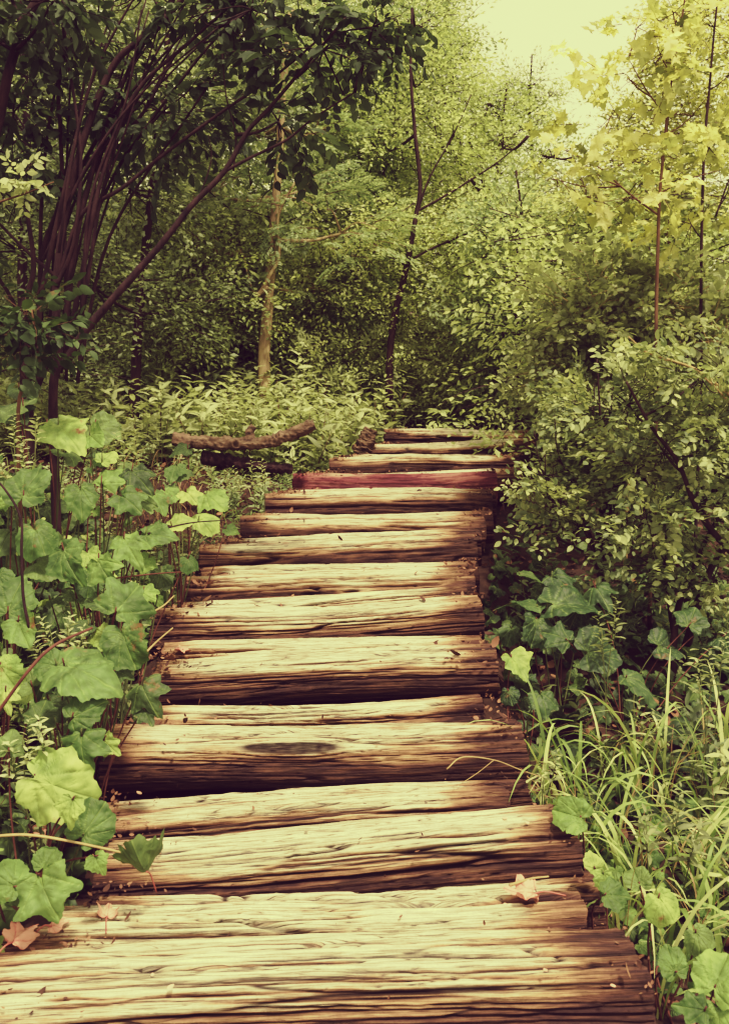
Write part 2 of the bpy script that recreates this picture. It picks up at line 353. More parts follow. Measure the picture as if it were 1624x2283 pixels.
# ---------------------------------------------------------------- the steps: measured lines of each riser foot
#      k  depth  left x  y    right x  y      (frame of the photograph) ; right end, left end of the treads
RIS = [(1.75, -60, 2385, 1490, 2365), (2.28, 205, 1968, 1305, 1930), (2.80, 215, 1765, 1180, 1712), (3.28, 335, 1562, 1116, 1542),
       (3.72, 332, 1432, 1080, 1408), (4.15, 402, 1334, 1064, 1306), (4.58, 440, 1268, 1066, 1243), (5.00, 532, 1194, 1084, 1180),
       (5.42, 586, 1143, 1101, 1134), (5.88, 650, 1089, 1112, 1089), (6.38, 733, 1048, 1148, 1043), (6.90, 790, 1015, 1185, 1008), (7.42, 854, 987, 1215, 979), (7.95, 900, 958, 1260, 955)]
BL = [at(a, b, d) for d, a, b, _, _ in RIS]; BR = [at(a, b, d) for d, _, _, a, b in RIS]
YS = np.array([1.2]+[r[0] for r in RIS]); ZS = np.array([(b.z+c.z)/2 for b, c in zip(BL, BR)]); ZS = np.concatenate([[ZS[0]-.1], ZS])
XL = np.array([BL[0].x]+[b.x for b in BL]); XR = np.array([BR[0].x]+[b.x for b in BR])
XR[-1] += .3
def stair(y):
    y = np.asarray(y, float)
    z = np.interp(y, YS, ZS); z = np.where(y < 1.2, ZS[0]+(y-1.2)*.2, z)
    return z, np.interp(y, YS, XL), np.interp(y, YS, XR)
def ground(x, y):
    x = np.asarray(x, float); y = np.asarray(y, float)
    s, xl, xr = stair(np.minimum(y, 7.9))
    z = s-.17-.05*np.exp(-((y-4)/4.)**2)
    fwd = np.clip(y-7.7, 0, None); z = z+np.where(fwd > 0, .10, 0)*sstep(0, .6, fwd)
    z = z+.15*fwd+.010*np.clip(fwd, 0, 14)**2*sstep(2.2, -1.5, x)
    L = np.clip(xl-x, 0, None); z = z+(.62*sstep(.0, .85, L)*sstep(5.5, 3.0, y)+.14*sstep(.2, 1.2, L)*sstep(3, 6, y)+.05*np.clip(L-.9, 0, 8))
    Rr = np.clip(x-xr, 0, None); z = z-.13*sstep(0, .25, Rr)*sstep(8, 6.5, y)+.24*sstep(.35, 1.3, Rr)*sstep(3.6, 2.4, y)+.03*np.clip(Rr-.8, 0, 8)*sstep(.8, 1.6, Rr)
    z = z+.24*np.exp(-((x+.80)/.20)**2-((y-2.10)/.13)**2)+.22*np.exp(-((x+.92)/.16)**2-((y-2.72)/.12)**2)+.16*np.exp(-((x+.86)/.12)**2-((y-3.6)/.2)**2)
    z = z+.05*(fbm(x*3, y*3, 0, 5)-.5)+.35*(fbm(x*.35, y*.35, 0, 8)-.5)*sstep(8.5, 14, y)
    return z
def gz(x, y): return float(ground(x, y))
gx = np.concatenate([np.linspace(-60, -4.2, 40), np.linspace(-4, 4, 190), np.linspace(4.2, 60, 40)])
gy = np.concatenate([np.linspace(-8, .4, 16), np.linspace(.5, 12, 260), np.linspace(12.3, 90, 70)])
X, Y = np.meshgrid(gx, gy); Z = ground(X, Y); nx = len(gx); ny = len(gy)
i = np.arange(ny-1)[:, None]; j = np.arange(nx-1)[None]; a = i*nx+j
me = mesh_from('ground', np.stack([X, Y, Z], -1).reshape(-1, 3), None, [M['soil']], quads=np.stack([a, a+1, a+nx+1, a+nx], -1).reshape(-1, 4))
tag(link('ground', me), kind='structure')
# ---------------------------------------------------------------- logs
def add_log(label, A, B, r, seed, n_sup=2.6, rs_=1.0, mat='wood', knot=None, cracks=1.0, worn=0.5, cut=.02, fine=True, group='logs laid as the steps of the trail', wcen=.5, lowL=0):
    A = np.array(A); B = np.array(B); L = np.linalg.norm(B-A); T = (B-A)/L
    Sd = np.cross(T, [0, 0, 1.]); Sd /= np.linalg.norm(Sd)      # points towards the viewer side (-y) for a left to right log
    Up = np.cross(Sd, T)
    if Up[2] < 0: Up = -Up
    if Sd[1] > 0: Sd = -Sd
    ns = int(L/(.0055 if fine else .011)); 
    # theta: 0 = front, 90 = top, 180 = back ; dense over front and top
    dense = 170 if fine else 90
    th = np.concatenate([np.linspace(-55, 190, dense), np.linspace(190, 305, 18)[1:-1]])*PI/180; nt = len(th)
    s = np.linspace(0, 1, ns)[:, None]; u = s*L; t_ = th[None, :]; v = t_*r
    c, q = np.cos(t_), np.sin(t_)
    k = 2.0/n_sup
    sx = np.sign(c)*np.abs(c)**k; sz = np.where(q > 0, np.abs(q)**k, -np.abs(q)**.95)
    wob = 1+.10*(fbm(u*1.6, c*.8+5, q*.8, seed)-.5)*2+.06*(fbm(u*4, c*1.5+5, q*1.5, seed+4)-.5)*2
    vw = v+.012*(fbm(u*3.2, v*6, 0, seed+9)-.5)*2+.010*(vnoise(u*1.3, 0, 0, seed+31)-.5)
    kd = 0
    if knot:
        ku, kth, kl, kh = knot; kv = kth*PI/180*r
        du = (u-ku)/kl; dv = (v-kv)/kh; d2 = du**2+dv**2
        kd = np.exp(-d2*1.1); ring = np.sqrt(d2)
        vw = vw+np.sign(dv+1e-6)*kh*.9*np.exp(-d2*.35)*-1*np.minimum(1, np.abs(dv)+.3)
    # long grain ridges and splits
    rid = fbm(u*1.7, vw*44, 0, seed+1, 4)
    h = (rid-.5)*.014+(fbm(u*3.2, vw*120, 0, seed+2, 3)-.5)*.008
    cr = np.zeros_like(vw+u*0)
    for (fu, fv, thr, dep, sd) in ((.75, 19, .950, .024, 11), (1.1, 36, .945, .013, 12), (1.5, 75, .93, .006, 13)):
        nn = 1-np.abs(vnoise(u*fu, vw*fv, 0, seed+sd)*2-1)
        w = sstep(thr, 1.0, nn)*sstep(.22, .45, vnoise(u*1.6, vw*12, 0, seed+sd+50))*cracks
        h = h-w*dep; cr = np.maximum(cr, w)
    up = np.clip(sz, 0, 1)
    # long drying splits running most of the length, the wood rolling down into each
    rg = np.random.RandomState(seed*7+1); stain = np.zeros_like(h)
    vmax = PI*r*.85; v0 = .18*r
    while v0 < vmax:
        a0 = rg.uniform(-.3, .55)*L; a1 = a0+rg.uniform(.35, 1.2)*L
        path = v0+.010*(vnoise(u*1.6, 0, 0, seed+rg.randint(999))-.5)*2+.004*(vnoise(u*7, 0, 0, seed+rg.randint(999))-.5)*2+.0016*(vnoise(u*30, 0, 0, seed+rg.randint(999))-.5)*2
        if knot: path = path+np.sign(path-kv)*kh*1.0*np.exp(-(du/1.3)**2)*np.exp(-((path-kv)/(kh*2))**2)
        fade = sstep(a0, a0+.12, u)*sstep(a1, a1-.12, u)*(.45+.55*vnoise(u*5, 0, 0, seed+rg.randint(999)))
        wd = rg.uniform(.0020, .0056)*fade+1e-4; dep = rg.uniform(.010, .030)*fade*cracks; dist = v-path
        g_ = np.exp(-(dist/(wd*1.5))**2)
        roll = np.exp(-np.clip(dist, 0, 9)/.010)*np.exp(-np.clip(-dist, 0, 9)/.004)
        h = h-dep*(.65*g_+.42*roll); cr = np.maximum(cr, np.exp(-(dist/wd)**2)*np.clip(fade*1.6, 0, 1)*min(1, cracks))
        stain = np.maximum(stain, roll*fade*rg.uniform(.3, .8))
        v0 += rg.uniform(.010, .024) if seed < 36 else rg.uniform(.012, .036)
    if knot:
        h = h*(1-kd*.6)-.022*np.exp(-(d2*1.6)**2)+.006*np.exp(-((ring-1.25)/.25)**2)
        h = h+.004*np.sin(ring*22)*np.exp(-d2*.8); cr = np.maximum(cr*(1-kd), sstep(.05, .5, np.exp(-(d2*1.15)**1.5))*(.88+.12*vnoise(u*60, v*90, 0, 3)))
    rad = r*wob+h
    # ragged cut ends
    eA = cut*(fbm(v*18, 0, 0, seed+21, 3)-.3)+.0*u; eB = cut*(fbm(v*18, 3, 0, seed+22, 3)-.3)
    uu = eA*(1-s)**8*1+(u)-eB*s**8
    sag = (.010*np.sin(s*PI*1.3+seed)+.012*(fbm(u*1.1, 1, 0, seed+40)-.5))
    P = A[None, None]+uu[..., None]*T+(rad*sx)[..., None]*Sd+((rad*rs_)*sz+sag)[..., None]*Up
    V = P.reshape(-1, 3); U = np.stack([u+0*v, v+0*u], -1).reshape(-1, 2)
    wn = up*(.55+.45*np.exp(-((s-wcen)/.42)**4))*1.0  # wear on the crown, with light from above painted in by upward facing
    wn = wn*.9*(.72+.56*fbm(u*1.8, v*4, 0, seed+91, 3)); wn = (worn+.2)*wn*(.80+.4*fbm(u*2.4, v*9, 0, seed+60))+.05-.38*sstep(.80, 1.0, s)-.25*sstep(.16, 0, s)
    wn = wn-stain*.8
    front = sstep(.40, .0, up) if fine else sstep(.80, .05, up)          # the weathered lower face keeps its dark skin, its shade painted in too
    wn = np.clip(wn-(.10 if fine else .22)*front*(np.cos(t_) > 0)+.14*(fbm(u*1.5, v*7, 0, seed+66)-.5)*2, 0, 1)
    i = np.arange(ns-1)[:, None]; j = np.arange(nt)[None]; a = i*nt+j; b = i*nt+(j+1) % nt
    Q = np.stack([a, a+nt, b+nt, b], -1).reshape(-1, 4)
    # end caps: rings towards the centre
    Vc, Tc, Qc, Uc = [], [], [], []; o = len(V)
    base = [(0, P[0], 1), ((ns-1)*nt, P[-1], -1)]
    mi = [0]*len(Q)
    for off, ring_, sg in base:
        cen = ring_.mean(0); prev = off+np.arange(nt)
        for f in (.66, .33):
            nv = cen+(ring_-cen)*f+T*sg*.004*(RS.rand(nt, 1)-.3); Vc.append(nv); Uc.append(np.tile([f, 0], (nt, 1)))
            cur = o+np.arange(nt); o += nt
            j2 = (np.arange(nt)+1) % nt
            qd = np.stack([prev, prev[j2], cur[j2], cur], 1); Qc.append(qd if sg > 0 else qd[:, ::-1]); prev = cur
        Vc.append(cen[None]); Uc.append(np.zeros((1, 2))); cc = o; o += 1
        tt = np.stack([np.full(nt, cc), prev, prev[j2]], 1); Tc.append(tt if sg < 0 else tt[:, ::-1])
    Qall = np.vstack([Q]+Qc); Tall = np.vstack(Tc)
    mi = np.concatenate([np.ones(len(Tall), int), np.zeros(len(Q), int), np.ones(sum(len(x) for x in Qc), int)])
    nc = o-len(V)
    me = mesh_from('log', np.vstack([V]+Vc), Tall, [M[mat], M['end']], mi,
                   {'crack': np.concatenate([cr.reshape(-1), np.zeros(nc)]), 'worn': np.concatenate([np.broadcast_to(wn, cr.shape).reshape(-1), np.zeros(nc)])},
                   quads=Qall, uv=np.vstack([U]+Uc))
    # origin at the left foot of the log
    org = A-Up*r
    me.transform(Matrix.Translation(-Vector(org)))
    o_ = link('log', me, None, Vector(org)); tag(o_, label, 'log', group)
    return o_
G = 'logs laid as the steps of the trail'
LOGS = {}
def tread(k, rads, labels, dxl=None, dxr=None, **kw):
    """the logs of step k from its riser backwards"""
    y0 = RIS[k-1][0]; y1 = RIS[k][0]
    # surface line of this tread = foot line of the next riser
    zl = BL[k].z; zr = BR[k].z
    # foot line extended to this log's own ends
    def zat(x): return zl+(zr-zl)*(x-BL[k].x)/(BR[k].x-BL[k].x)
    yy = y0; dz = kw.pop('dz', [0]*9); opts = kw.pop('opts', [{}]*9)
    for n_, (r, lab) in enumerate(zip(rads, labels)):
        xl = BL[k-1].x+(BL[k].x-BL[k-1].x)*((yy-y0)/(y1-y0))+(dxl[n_] if dxl else 0)
        xr = BR[k-1].x+(BR[k].x-BR[k-1].x)*((yy-y0)/(y1-y0))+(dxr[n_] if dxr else 0)
        o = dict(kw); o.update(opts[n_])
        if n_ == 0 and k <= 5: o['rs_'] = .70
        off = r*o.get('rs_', 1.0)
        a = (xl, yy+r-.012, zat(xl)-off+dz[n_]); b = (xr, yy+r+.02, zat(xr)-off+dz[n_])
        LOGS[(k, n_)] = add_log(lab, a, b, r, k*10+n_+3, **o)
        yy += 2*r-.022
P_ = None
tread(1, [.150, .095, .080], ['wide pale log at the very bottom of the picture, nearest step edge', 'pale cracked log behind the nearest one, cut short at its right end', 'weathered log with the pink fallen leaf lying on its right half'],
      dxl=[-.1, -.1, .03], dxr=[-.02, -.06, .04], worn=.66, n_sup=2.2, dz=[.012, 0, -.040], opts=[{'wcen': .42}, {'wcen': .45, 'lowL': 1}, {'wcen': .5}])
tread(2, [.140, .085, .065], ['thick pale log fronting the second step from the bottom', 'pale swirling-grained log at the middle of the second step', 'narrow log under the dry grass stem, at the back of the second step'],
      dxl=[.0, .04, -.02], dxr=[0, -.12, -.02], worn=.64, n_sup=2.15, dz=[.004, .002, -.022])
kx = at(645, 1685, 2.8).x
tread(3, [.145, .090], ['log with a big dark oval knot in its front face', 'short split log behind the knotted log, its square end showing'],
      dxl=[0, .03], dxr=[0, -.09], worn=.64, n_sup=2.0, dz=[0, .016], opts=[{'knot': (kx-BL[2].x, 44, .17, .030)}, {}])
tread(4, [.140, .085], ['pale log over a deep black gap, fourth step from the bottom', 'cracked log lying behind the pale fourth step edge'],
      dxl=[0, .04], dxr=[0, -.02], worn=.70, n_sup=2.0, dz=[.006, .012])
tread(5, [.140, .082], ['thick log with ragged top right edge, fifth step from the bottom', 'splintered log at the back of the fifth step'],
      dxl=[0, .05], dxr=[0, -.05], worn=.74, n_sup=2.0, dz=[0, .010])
tread(6, [.12, .095], ['sixth step log with a bright weathered crown and dark face', 'thin split log peeping out behind the sixth step log'],
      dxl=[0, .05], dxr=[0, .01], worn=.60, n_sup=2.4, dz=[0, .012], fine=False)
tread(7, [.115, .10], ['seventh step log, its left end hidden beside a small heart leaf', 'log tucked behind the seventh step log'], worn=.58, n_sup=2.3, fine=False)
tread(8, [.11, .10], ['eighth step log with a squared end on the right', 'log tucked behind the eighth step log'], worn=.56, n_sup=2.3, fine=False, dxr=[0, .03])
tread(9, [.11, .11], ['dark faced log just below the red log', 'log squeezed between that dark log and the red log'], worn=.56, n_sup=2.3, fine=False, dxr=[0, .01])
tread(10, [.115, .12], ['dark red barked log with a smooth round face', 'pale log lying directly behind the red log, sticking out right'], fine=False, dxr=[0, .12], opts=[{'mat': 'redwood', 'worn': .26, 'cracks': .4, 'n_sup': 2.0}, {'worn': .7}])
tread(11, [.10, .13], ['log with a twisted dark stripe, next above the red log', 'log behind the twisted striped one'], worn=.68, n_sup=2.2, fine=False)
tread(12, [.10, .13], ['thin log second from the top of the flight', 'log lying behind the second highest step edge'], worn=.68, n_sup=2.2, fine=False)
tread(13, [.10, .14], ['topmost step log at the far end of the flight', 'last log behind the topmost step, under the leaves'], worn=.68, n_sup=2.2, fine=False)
# ---------------------------------------------------------------- fallen log, stump
def bark_object(name, label, cat, pts, r0, r1, mat, seed, extra=None):
    V, Q, T = tube(pts, r0, r1, 40, .45, seed, 26)
    n = len(V); d = (fbm(V[:, 0]*16, V[:, 1]*34, V[:, 2]*34, seed)-.5)*.034
    cen = V.mean(0); V = V+np.stack([d*0, -d, d], 1)
    base = Vector((V[:, 0].mean(), V[:, 1].mean(), V[:, 2].min()))
    root = empty(name, base, label, cat)
    me = mesh_from('trunk', V-np.array(base), T, [mat], quads=Q); link('trunk', me, root)
    for e in extra or []:
        V, Q, T = e; link('branch_stub', mesh_from('branch_stub', V-np.array(base), T, [mat], quads=Q), root)
    return root
d = 5.7
bark_object('fallen_log', 'curved fallen log with rough peeling bark left of the steps', 'log',
            [at(385, 978, d), at(450, 986, d), at(520, 990, d), at(590, 986, d), at(640, 972, d), at(700, 946, d)], .042, .036, M['bark_log'], 4,
            [tube([at(560, 990, d), at(556, 965, d), at(566, 950, d)], .035, .022, 10, .3, 2)])
bark_object('fallen_log', 'dark rotten log lying in the gap under the curved fallen log', 'log',
            [at(450, 1018, 5.75), at(520, 1030, 5.75), at(590, 1040, 5.75), at(650, 1046, 5.8)], .045, .03, M['bark_dark'], 9)
bark_object('tree_stump', 'small brown broken stump beside the left end of the top steps', 'stump',
            [at(804, 1010, 6.95), at(814, 988, 6.95), at(826, 956, 6.95)], .085, .05, M['bark_log'], 14)
# ---------------------------------------------------------------- trees
def tube_part(name, pts, r0, r1, mat, parent, seg=8, seed=0, rough=.15, subs=None, pw=1.0):
    b = np.array(parent.location)
    it = [tube([np.array(p)-b for p in pts], r0, r1, seg, rough, seed, 6, pw)]
    for p, a, c in subs or (): it.append(tube([np.array(x)-b for x in p], a, c, 5, .1, seed+3, 4))
    return link(name, tubes_mesh(name, it, mat), parent)
def ell(px, py, d, rx, rz, ry=None):
    """ellipsoid: centre, radii in metres from photograph sizes"""
    c = at(px, py, d); k = d/F_; return np.array(c), np.array([rx*k, (ry if ry else min(rx, rz)*k), rz*k])
def fill(lobes, n, shell=.35, rs=RS, clump=2.2, thr=.42, seed=0):
    """spray roots in ellipsoids, thinned by a clump noise so that gaps stay open"""
    w = np.array([np.prod(l[1])**.66 for l in lobes]); w = w/w.sum(); P, D, W = [], [], []
    for l, f in zip(lobes, w):
        m = int(n*f*2.2)+4; v = rs.normal(size=(m, 3)); v /= np.linalg.norm(v, axis=1)[:, None]
        rr = rs.rand(m)**shell; p = l[0]+v*rr[:, None]*l[1]
        nz_ = fbm(p[:, 0]*clump, p[:, 1]*clump, p[:, 2]*clump, seed+5, 2)
        keep = nz_+rs.rand(m)*.16 > thr+.06
        p = p[keep][:int(n*f)+1]; v = v[keep][:int(n*f)+1]
        P.append(p); D.append(v)
    return np.vstack(P), np.vstack(D)
def grow(root, P, branches, lobes, mat, nper=7, rs=RS, r=.012):
    """limbs: from the nearest point of the drawn stems out to each lobe, forking to a few spray roots"""
    pts = np.array([p for b in branches for p in smooth_pts(b, 4)]); b0 = np.array(root.location)
    for li, (c, rad) in enumerate(lobes):
        dd = np.linalg.norm(pts-c, axis=1)+np.clip(pts[:, 2]-c[2]+.1, 0, 9)*1.5; s = pts[dd.argmin()]
        mid = (s+c)/2+np.array([0, 0, -.06*np.linalg.norm(c-s)])
        it = [tube([s-b0, mid-b0, c-b0], r*1.6, r*.8, 6, .15, li)]
        for q in range(nper):
            v = rs.normal(size=3); v /= np.linalg.norm(v); e = c+v*rad*.85
            m = (c+e)/2+rs.normal(0, .04, 3); it.append(tube([c-b0, m-b0, e-b0], r*.8, r*.25, 5, .1, q, 3))
        link('branch', tubes_mesh('branch', it, mat), root)
def make_tree(name, label, cat, stems, lobes, nspray, kind, size, leaf, bark, group=None, seed=0, droop=0.0, tint=.5, thr=.42, clump=2.2, limb_r=.012, nper=6, trange=.2, shell=.4, outer=.8, base=None, grow_limbs=True):
    rs = np.random.RandomState(seed+1000)
    p0 = stems[0][0][0]; bx, by = p0[0], p0[1]
    b = Vector((bx, by, gz(bx, by)-.03)) if base is None else Vector(base)
    root = empty(name, b, label, cat, group)
    for i_, (pts, r0, r1) in enumerate(stems):
        pts = [Vector(p) for p in pts]
        if i_ == 0 and pts[0].z > b.z+.02: pts = [Vector((pts[0].x, pts[0].y, b.z))]+pts
        tube_part('trunk' if i_ == 0 else 'stem', pts, r0, r1, bark, root, 10, seed+i_)
    if nspray:
        P, D = fill(lobes, nspray, shell, rs, clump, thr, seed)
        n = len(P); D = D*outer+rs.normal(0, .35, (n, 3)); D[:, 2] = D[:, 2]*.45+.1-droop
        sz = rs.uniform(.7, 1.25, n)*size
        ti = tint+rs.uniform(-trange, trange, n)
        me = sprays_mesh('crown', kind, P-np.array(b), D, sz, ti, [leaf, bark if bark != M['bark_mid'] else M['twig']], rs=rs)
        link('crown', me, root)
        if grow_limbs: grow(root, P, [s[0] for s in stems], lobes, bark, nper, rs, limb_r)
    return root
def A(l, d): return [at(x, y, d+(q[0] if q else 0)) for x, y, *q in l]
# -- the dark many-stemmed tree on the left
d = 4.0
st = [(A([(118, 905), (130, 800), (125, 700), (128, 600), (150, 450), (190, 300), (250, 150), (310, 90), (370, 40), (450, -60)], d), .030, .014),
      (A([(85, 860), (88, 700), (95, 560), (135, 440), (135, 300), (130, 200), (145, 90), (135, -60)], d+.15), .018, .008),
      (A([(140, 800), (165, 560), (195, 420), (240, 270), (300, 130), (380, 10), (420, -60)], d+.1), .020, .008),
      (A([(150, 780), (185, 600), (225, 400), (300, 210), (420, 95), (560, -30)], d-.1), .018, .006),
      (A([(140, 820), (185, 745), (250, 668), (310, 600), (372, 528), (425, 460), (500, 382), (550, 295), (600, 240), (660, 170), (770, 40)], d-.25), .024, .007),
      (A([(500, 382), (560, 350), (640, 310), (700, 262), (790, 205)], d-.25), .009, .004),
      (A([(130, 620), (180, 480), (270, 420), (370, 340), (500, 245), (610, 170), (700, 95), (760, 30)], d), .013, .005),
      (A([(55, 850), (55, 760), (50, 690), (75, 600), (60, 470)], d-.2), .023, .012),
      (A([(125, 640), (165, 540), (180, 370), (170, 250), (140, 60), (142, -60)], d-.05), .014, .006),
      (A([(190, 560), (240, 350), (320, 250), (400, 110), (470, 90), (560, 30)], d+.2), .012, .005),
      (A([(180, 640), (200, 520), (260, 380), (350, 250), (450, 120), (520, 40), (560, -50)], d+.3), .012, .006),
      (A([(175, 260), (190, 170), (215, 60), (225, -60)], d+.1), .009, .004),
      (A([(520, 380), (525, 300), (505, 220), (495, 120)], d-.2), .005, .003),
      (A([(440, 450), (470, 360), (465, 300)], d-.2), .005, .002),
      (A([(130, 620), (60, 560), (0, 500), (-60, 440)], d+.1), .012, .006),
      (A([(110, 800), (60, 900), (40, 700), (-40, 560), (-90, 400)], d+.25), .016, .008)]
st = [(p, a*.74, b*.74) for p, a, b in st]
rq = random.Random(3)
for q in range(17):
    x0 = rq.uniform(60, 190); y0 = rq.uniform(560, 860); x1 = x0+rq.uniform(-130, 480); y1 = rq.uniform(-80, 60); dd = d+rq.uniform(-.3, .5)
    st.append((A([(x0, y0), (x0+(x1-x0)*.2+rq.uniform(-20, 20), y0*.62+y1*.38), (x0+(x1-x0)*.55+rq.uniform(-25, 25), y0*.3+y1*.7), (x1, y1)], dd), rq.uniform(.006, .012), .003))
lob = [ell(100, -20, d, 180, 110), ell(330, -30, d, 200, 90), ell(560, 20, d-.2, 170, 80), ell(720, 110, d-.3, 150, 70), ell(830, 60, d-.3, 110, 60), ell(620, 270, d, 90, 50),
       ell(30, 250, d+.2, 110, 140), ell(0, 420, d+.1, 100, 90), ell(360, 250, d+.3, 160, 120)]
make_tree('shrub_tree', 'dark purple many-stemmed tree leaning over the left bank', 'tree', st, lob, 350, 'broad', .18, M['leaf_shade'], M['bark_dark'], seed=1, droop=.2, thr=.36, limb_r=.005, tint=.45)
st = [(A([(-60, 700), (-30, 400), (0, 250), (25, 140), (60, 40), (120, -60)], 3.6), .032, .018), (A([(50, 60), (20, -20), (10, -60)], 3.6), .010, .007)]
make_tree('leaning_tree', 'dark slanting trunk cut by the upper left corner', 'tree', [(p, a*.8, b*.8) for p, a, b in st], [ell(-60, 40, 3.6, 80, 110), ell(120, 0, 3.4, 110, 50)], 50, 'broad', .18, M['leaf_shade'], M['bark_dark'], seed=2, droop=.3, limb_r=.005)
# low leafy shoots in front of the dark stems
make_tree('leafy_shoot', 'young shoot with pale oval leaves level against the dark stems at left', 'sapling', [(A([(-30, 470), (0, 450), (60, 430), (120, 405)], 3.4), .006, .002)], [ell(60, 405, 3.4, 50, 14)], 11, 'broad', .10, M['leaf_herb'], M['twig'], seed=3, base=at(-60, 950, 3.4), thr=.1, limb_r=.002, tint=.6, nper=2)
make_tree('leafy_shoot', 'leafy shoot of dull green leaves at the foot of the dark stems', 'sapling', [(A([(40, 960), (60, 850), (80, 760), (70, 690)], 3.2), .008, .003)], [ell(60, 700, 3.2, 55, 50), ell(100, 760, 3.2, 40, 40), ell(30, 790, 3.2, 30, 60)], 34, 'broad', .16, M['leaf_big_dark'], M['twig'], seed=4, thr=.2, limb_r=.002, tint=.5, nper=3)
# -- trees of the middle distance
GB = 'trees standing in the wood beyond the steps'
st = [(A([(588, 800), (592, 740), (598, 660), (606, 560), (612, 470), (622, 350), (630, 200), (650, 20)], 7.9), .058, .026), (A([(575, 660), (600, 615), (622, 570), (618, 500), (628, 460), (660, 400)], 7.8), .018, .008), (A([(598, 640), (575, 655), (560, 640), (540, 560)], 7.8), .02, .006)]
lob = [ell(470, 430, 8.2, 130, 60), ell(620, 440, 7.9, 130, 50), ell(760, 520, 8, 110, 60), ell(540, 300, 8.6, 150, 90), ell(700, 300, 8.6, 130, 90), ell(640, 120, 8.8, 200, 120), ell(420, 560, 8.4, 120, 50), ell(700, 640, 8.6, 110, 50)]
make_tree('rowan_tree', 'grey trunk with feathery green leaves in the middle of the wood', 'tree', st, lob, 420, 'pinnate', .36, M['leaf_fern'], M['bark_mid'], GB, 5, tint=.55, droop=.05, limb_r=.012, thr=.38)
st = [(A([(868, 800), (880, 700), (900, 620), (913, 560), (925, 490), (936, 415), (925, 300), (915, 160), (918, 20)], 8.1), .036, .010), (A([(895, 590), (960, 555), (1040, 520), (1130, 480), (1230, 420)], 8.0), .012, .005), (A([(930, 470), (985, 440), (1050, 400), (1110, 360), (1175, 305)], 8.1), .012, .005), (A([(928, 480), (955, 400), (1010, 300), (1050, 210)], 8.1), .010, .004)]
lob = [ell(850, 330, 8.8, 130, 100), ell(980, 330, 8.8, 120, 90), ell(930, 190, 9, 130, 90), ell(1080, 420, 8.8, 120, 60), ell(1010, 540, 8.6, 120, 60), ell(850, 560, 8.7, 90, 70), ell(930, 60, 9.2, 110, 90), ell(1120, 330, 9, 50, 40)]
make_tree('leaning_tree', 'slim dark leaning trunk with long side branches reaching right', 'tree', st, lob, 480, 'far', .38, M['leaf_mid'], M['bark_dark'], GB, 6, tint=.62, limb_r=.010, nper=9)
st = [(A([(1158, 960), (1156, 850), (1150, 700), (1155, 560), (1160, 470), (1150, 380)], 7.8), .035, .008), (A([(1153, 760), (1200, 700), (1240, 640)], 7.8), .01, .004), (A([(1152, 780), (1100, 720), (1060, 680)], 7.8), .01, .004)]
lob = [ell(1150, 520, 7.8, 80, 70), ell(1200, 620, 7.7, 100, 70), ell(1100, 690, 8.0, 90, 60), ell(1190, 740, 7.9, 100, 60), ell(1120, 820, 8.3, 70, 45), ell(1230, 850, 7.7, 70, 50)]
make_tree('young_tree', 'upright sapling behind the right end of the top steps', 'tree', st, lob, 360, 'far', .36, M['leaf_fern'], M['bark_dark'], GB, 7, tint=.62, limb_r=.008, nper=8)
st = [(A([(800, 780), (795, 640), (800, 500), (806, 380), (812, 300), (815, 180)], 9.6), .022, .007)]
make_tree('young_tree', 'thin straight pole of a tree left of the leaning trunk', 'tree', st, [ell(800, 430, 9.6, 100, 80), ell(810, 260, 9.6, 110, 80), ell(790, 640, 9.4, 100, 70), ell(820, 120, 9.8, 100, 70)], 420, 'far', .5, M['leaf_fern'], M['bark_dark'], GB, 8, tint=.42, limb_r=.008)
st = [(A([(1010, 760), (1030, 500), (1020, 300), (1000, 120), (990, -60)], 11.5), .07, .02)]
make_tree('tall_tree', 'tall olive tree whose crown edge meets the pale sky', 'tree', st, [ell(930, 60, 11.5, 100, 110), ell(975, 140, 11.5, 60, 60), ell(1010, 240, 11.2, 60, 70), ell(900, -40, 11.5, 110, 70), ell(1050, 330, 11, 60, 50), ell(980, 400, 11.2, 110, 80)], 520, 'far', .42, M['leaf_mid'], M['bark_dark'], GB, 9, tint=.38, limb_r=.012, nper=10)
st = [(A([(1190, 800), (1185, 600), (1190, 420), (1180, 250), (1185, 120)], 11), .045, .010)]
make_tree('slender_tree', 'slender tree standing alone against the pale gap of sky', 'tree', st, [ell(1180, 190, 11, 50, 32), ell(1225, 215, 11, 25, 18), ell(1160, 280, 11, 70, 35), ell(1200, 600, 10.5, 100, 50), ell(1120, 215, 11, 40, 30), ell(1190, 440, 10.8, 45, 30)], 260, 'far', .34, M['leaf_mid'], M['bark_dark'], GB, 10, tint=.5, limb_r=.009, nper=12, thr=.3)
st = [(A([(1330, 900), (1320, 700), (1330, 540), (1300, 420), (1270, 330)], 9), .04, .01), (A([(1325, 620), (1400, 520), (1450, 450)], 9), .015, .006)]
make_tree('bushy_tree', 'light green bushy tree filling the right side under the maple leaves', 'tree', st, [ell(1280, 500, 9, 90, 60), ell(1400, 540, 9, 100, 60), ell(1260, 640, 8.8, 100, 70), ell(1420, 670, 8.6, 120, 70), ell(1560, 600, 9, 100, 60), ell(1310, 390, 9.2, 70, 30), ell(1600, 480, 9.4, 70, 40), ell(1230, 350, 9.2, 40, 20)], 620, 'far', .40, M['leaf_herb'], M['bark_dark'], GB, 11, tint=.42, limb_r=.01, nper=8)
st = [(A([(300, 900), (310, 700), (330, 500), (360, 250), (380, 0)], 7.2), .05, .02)]
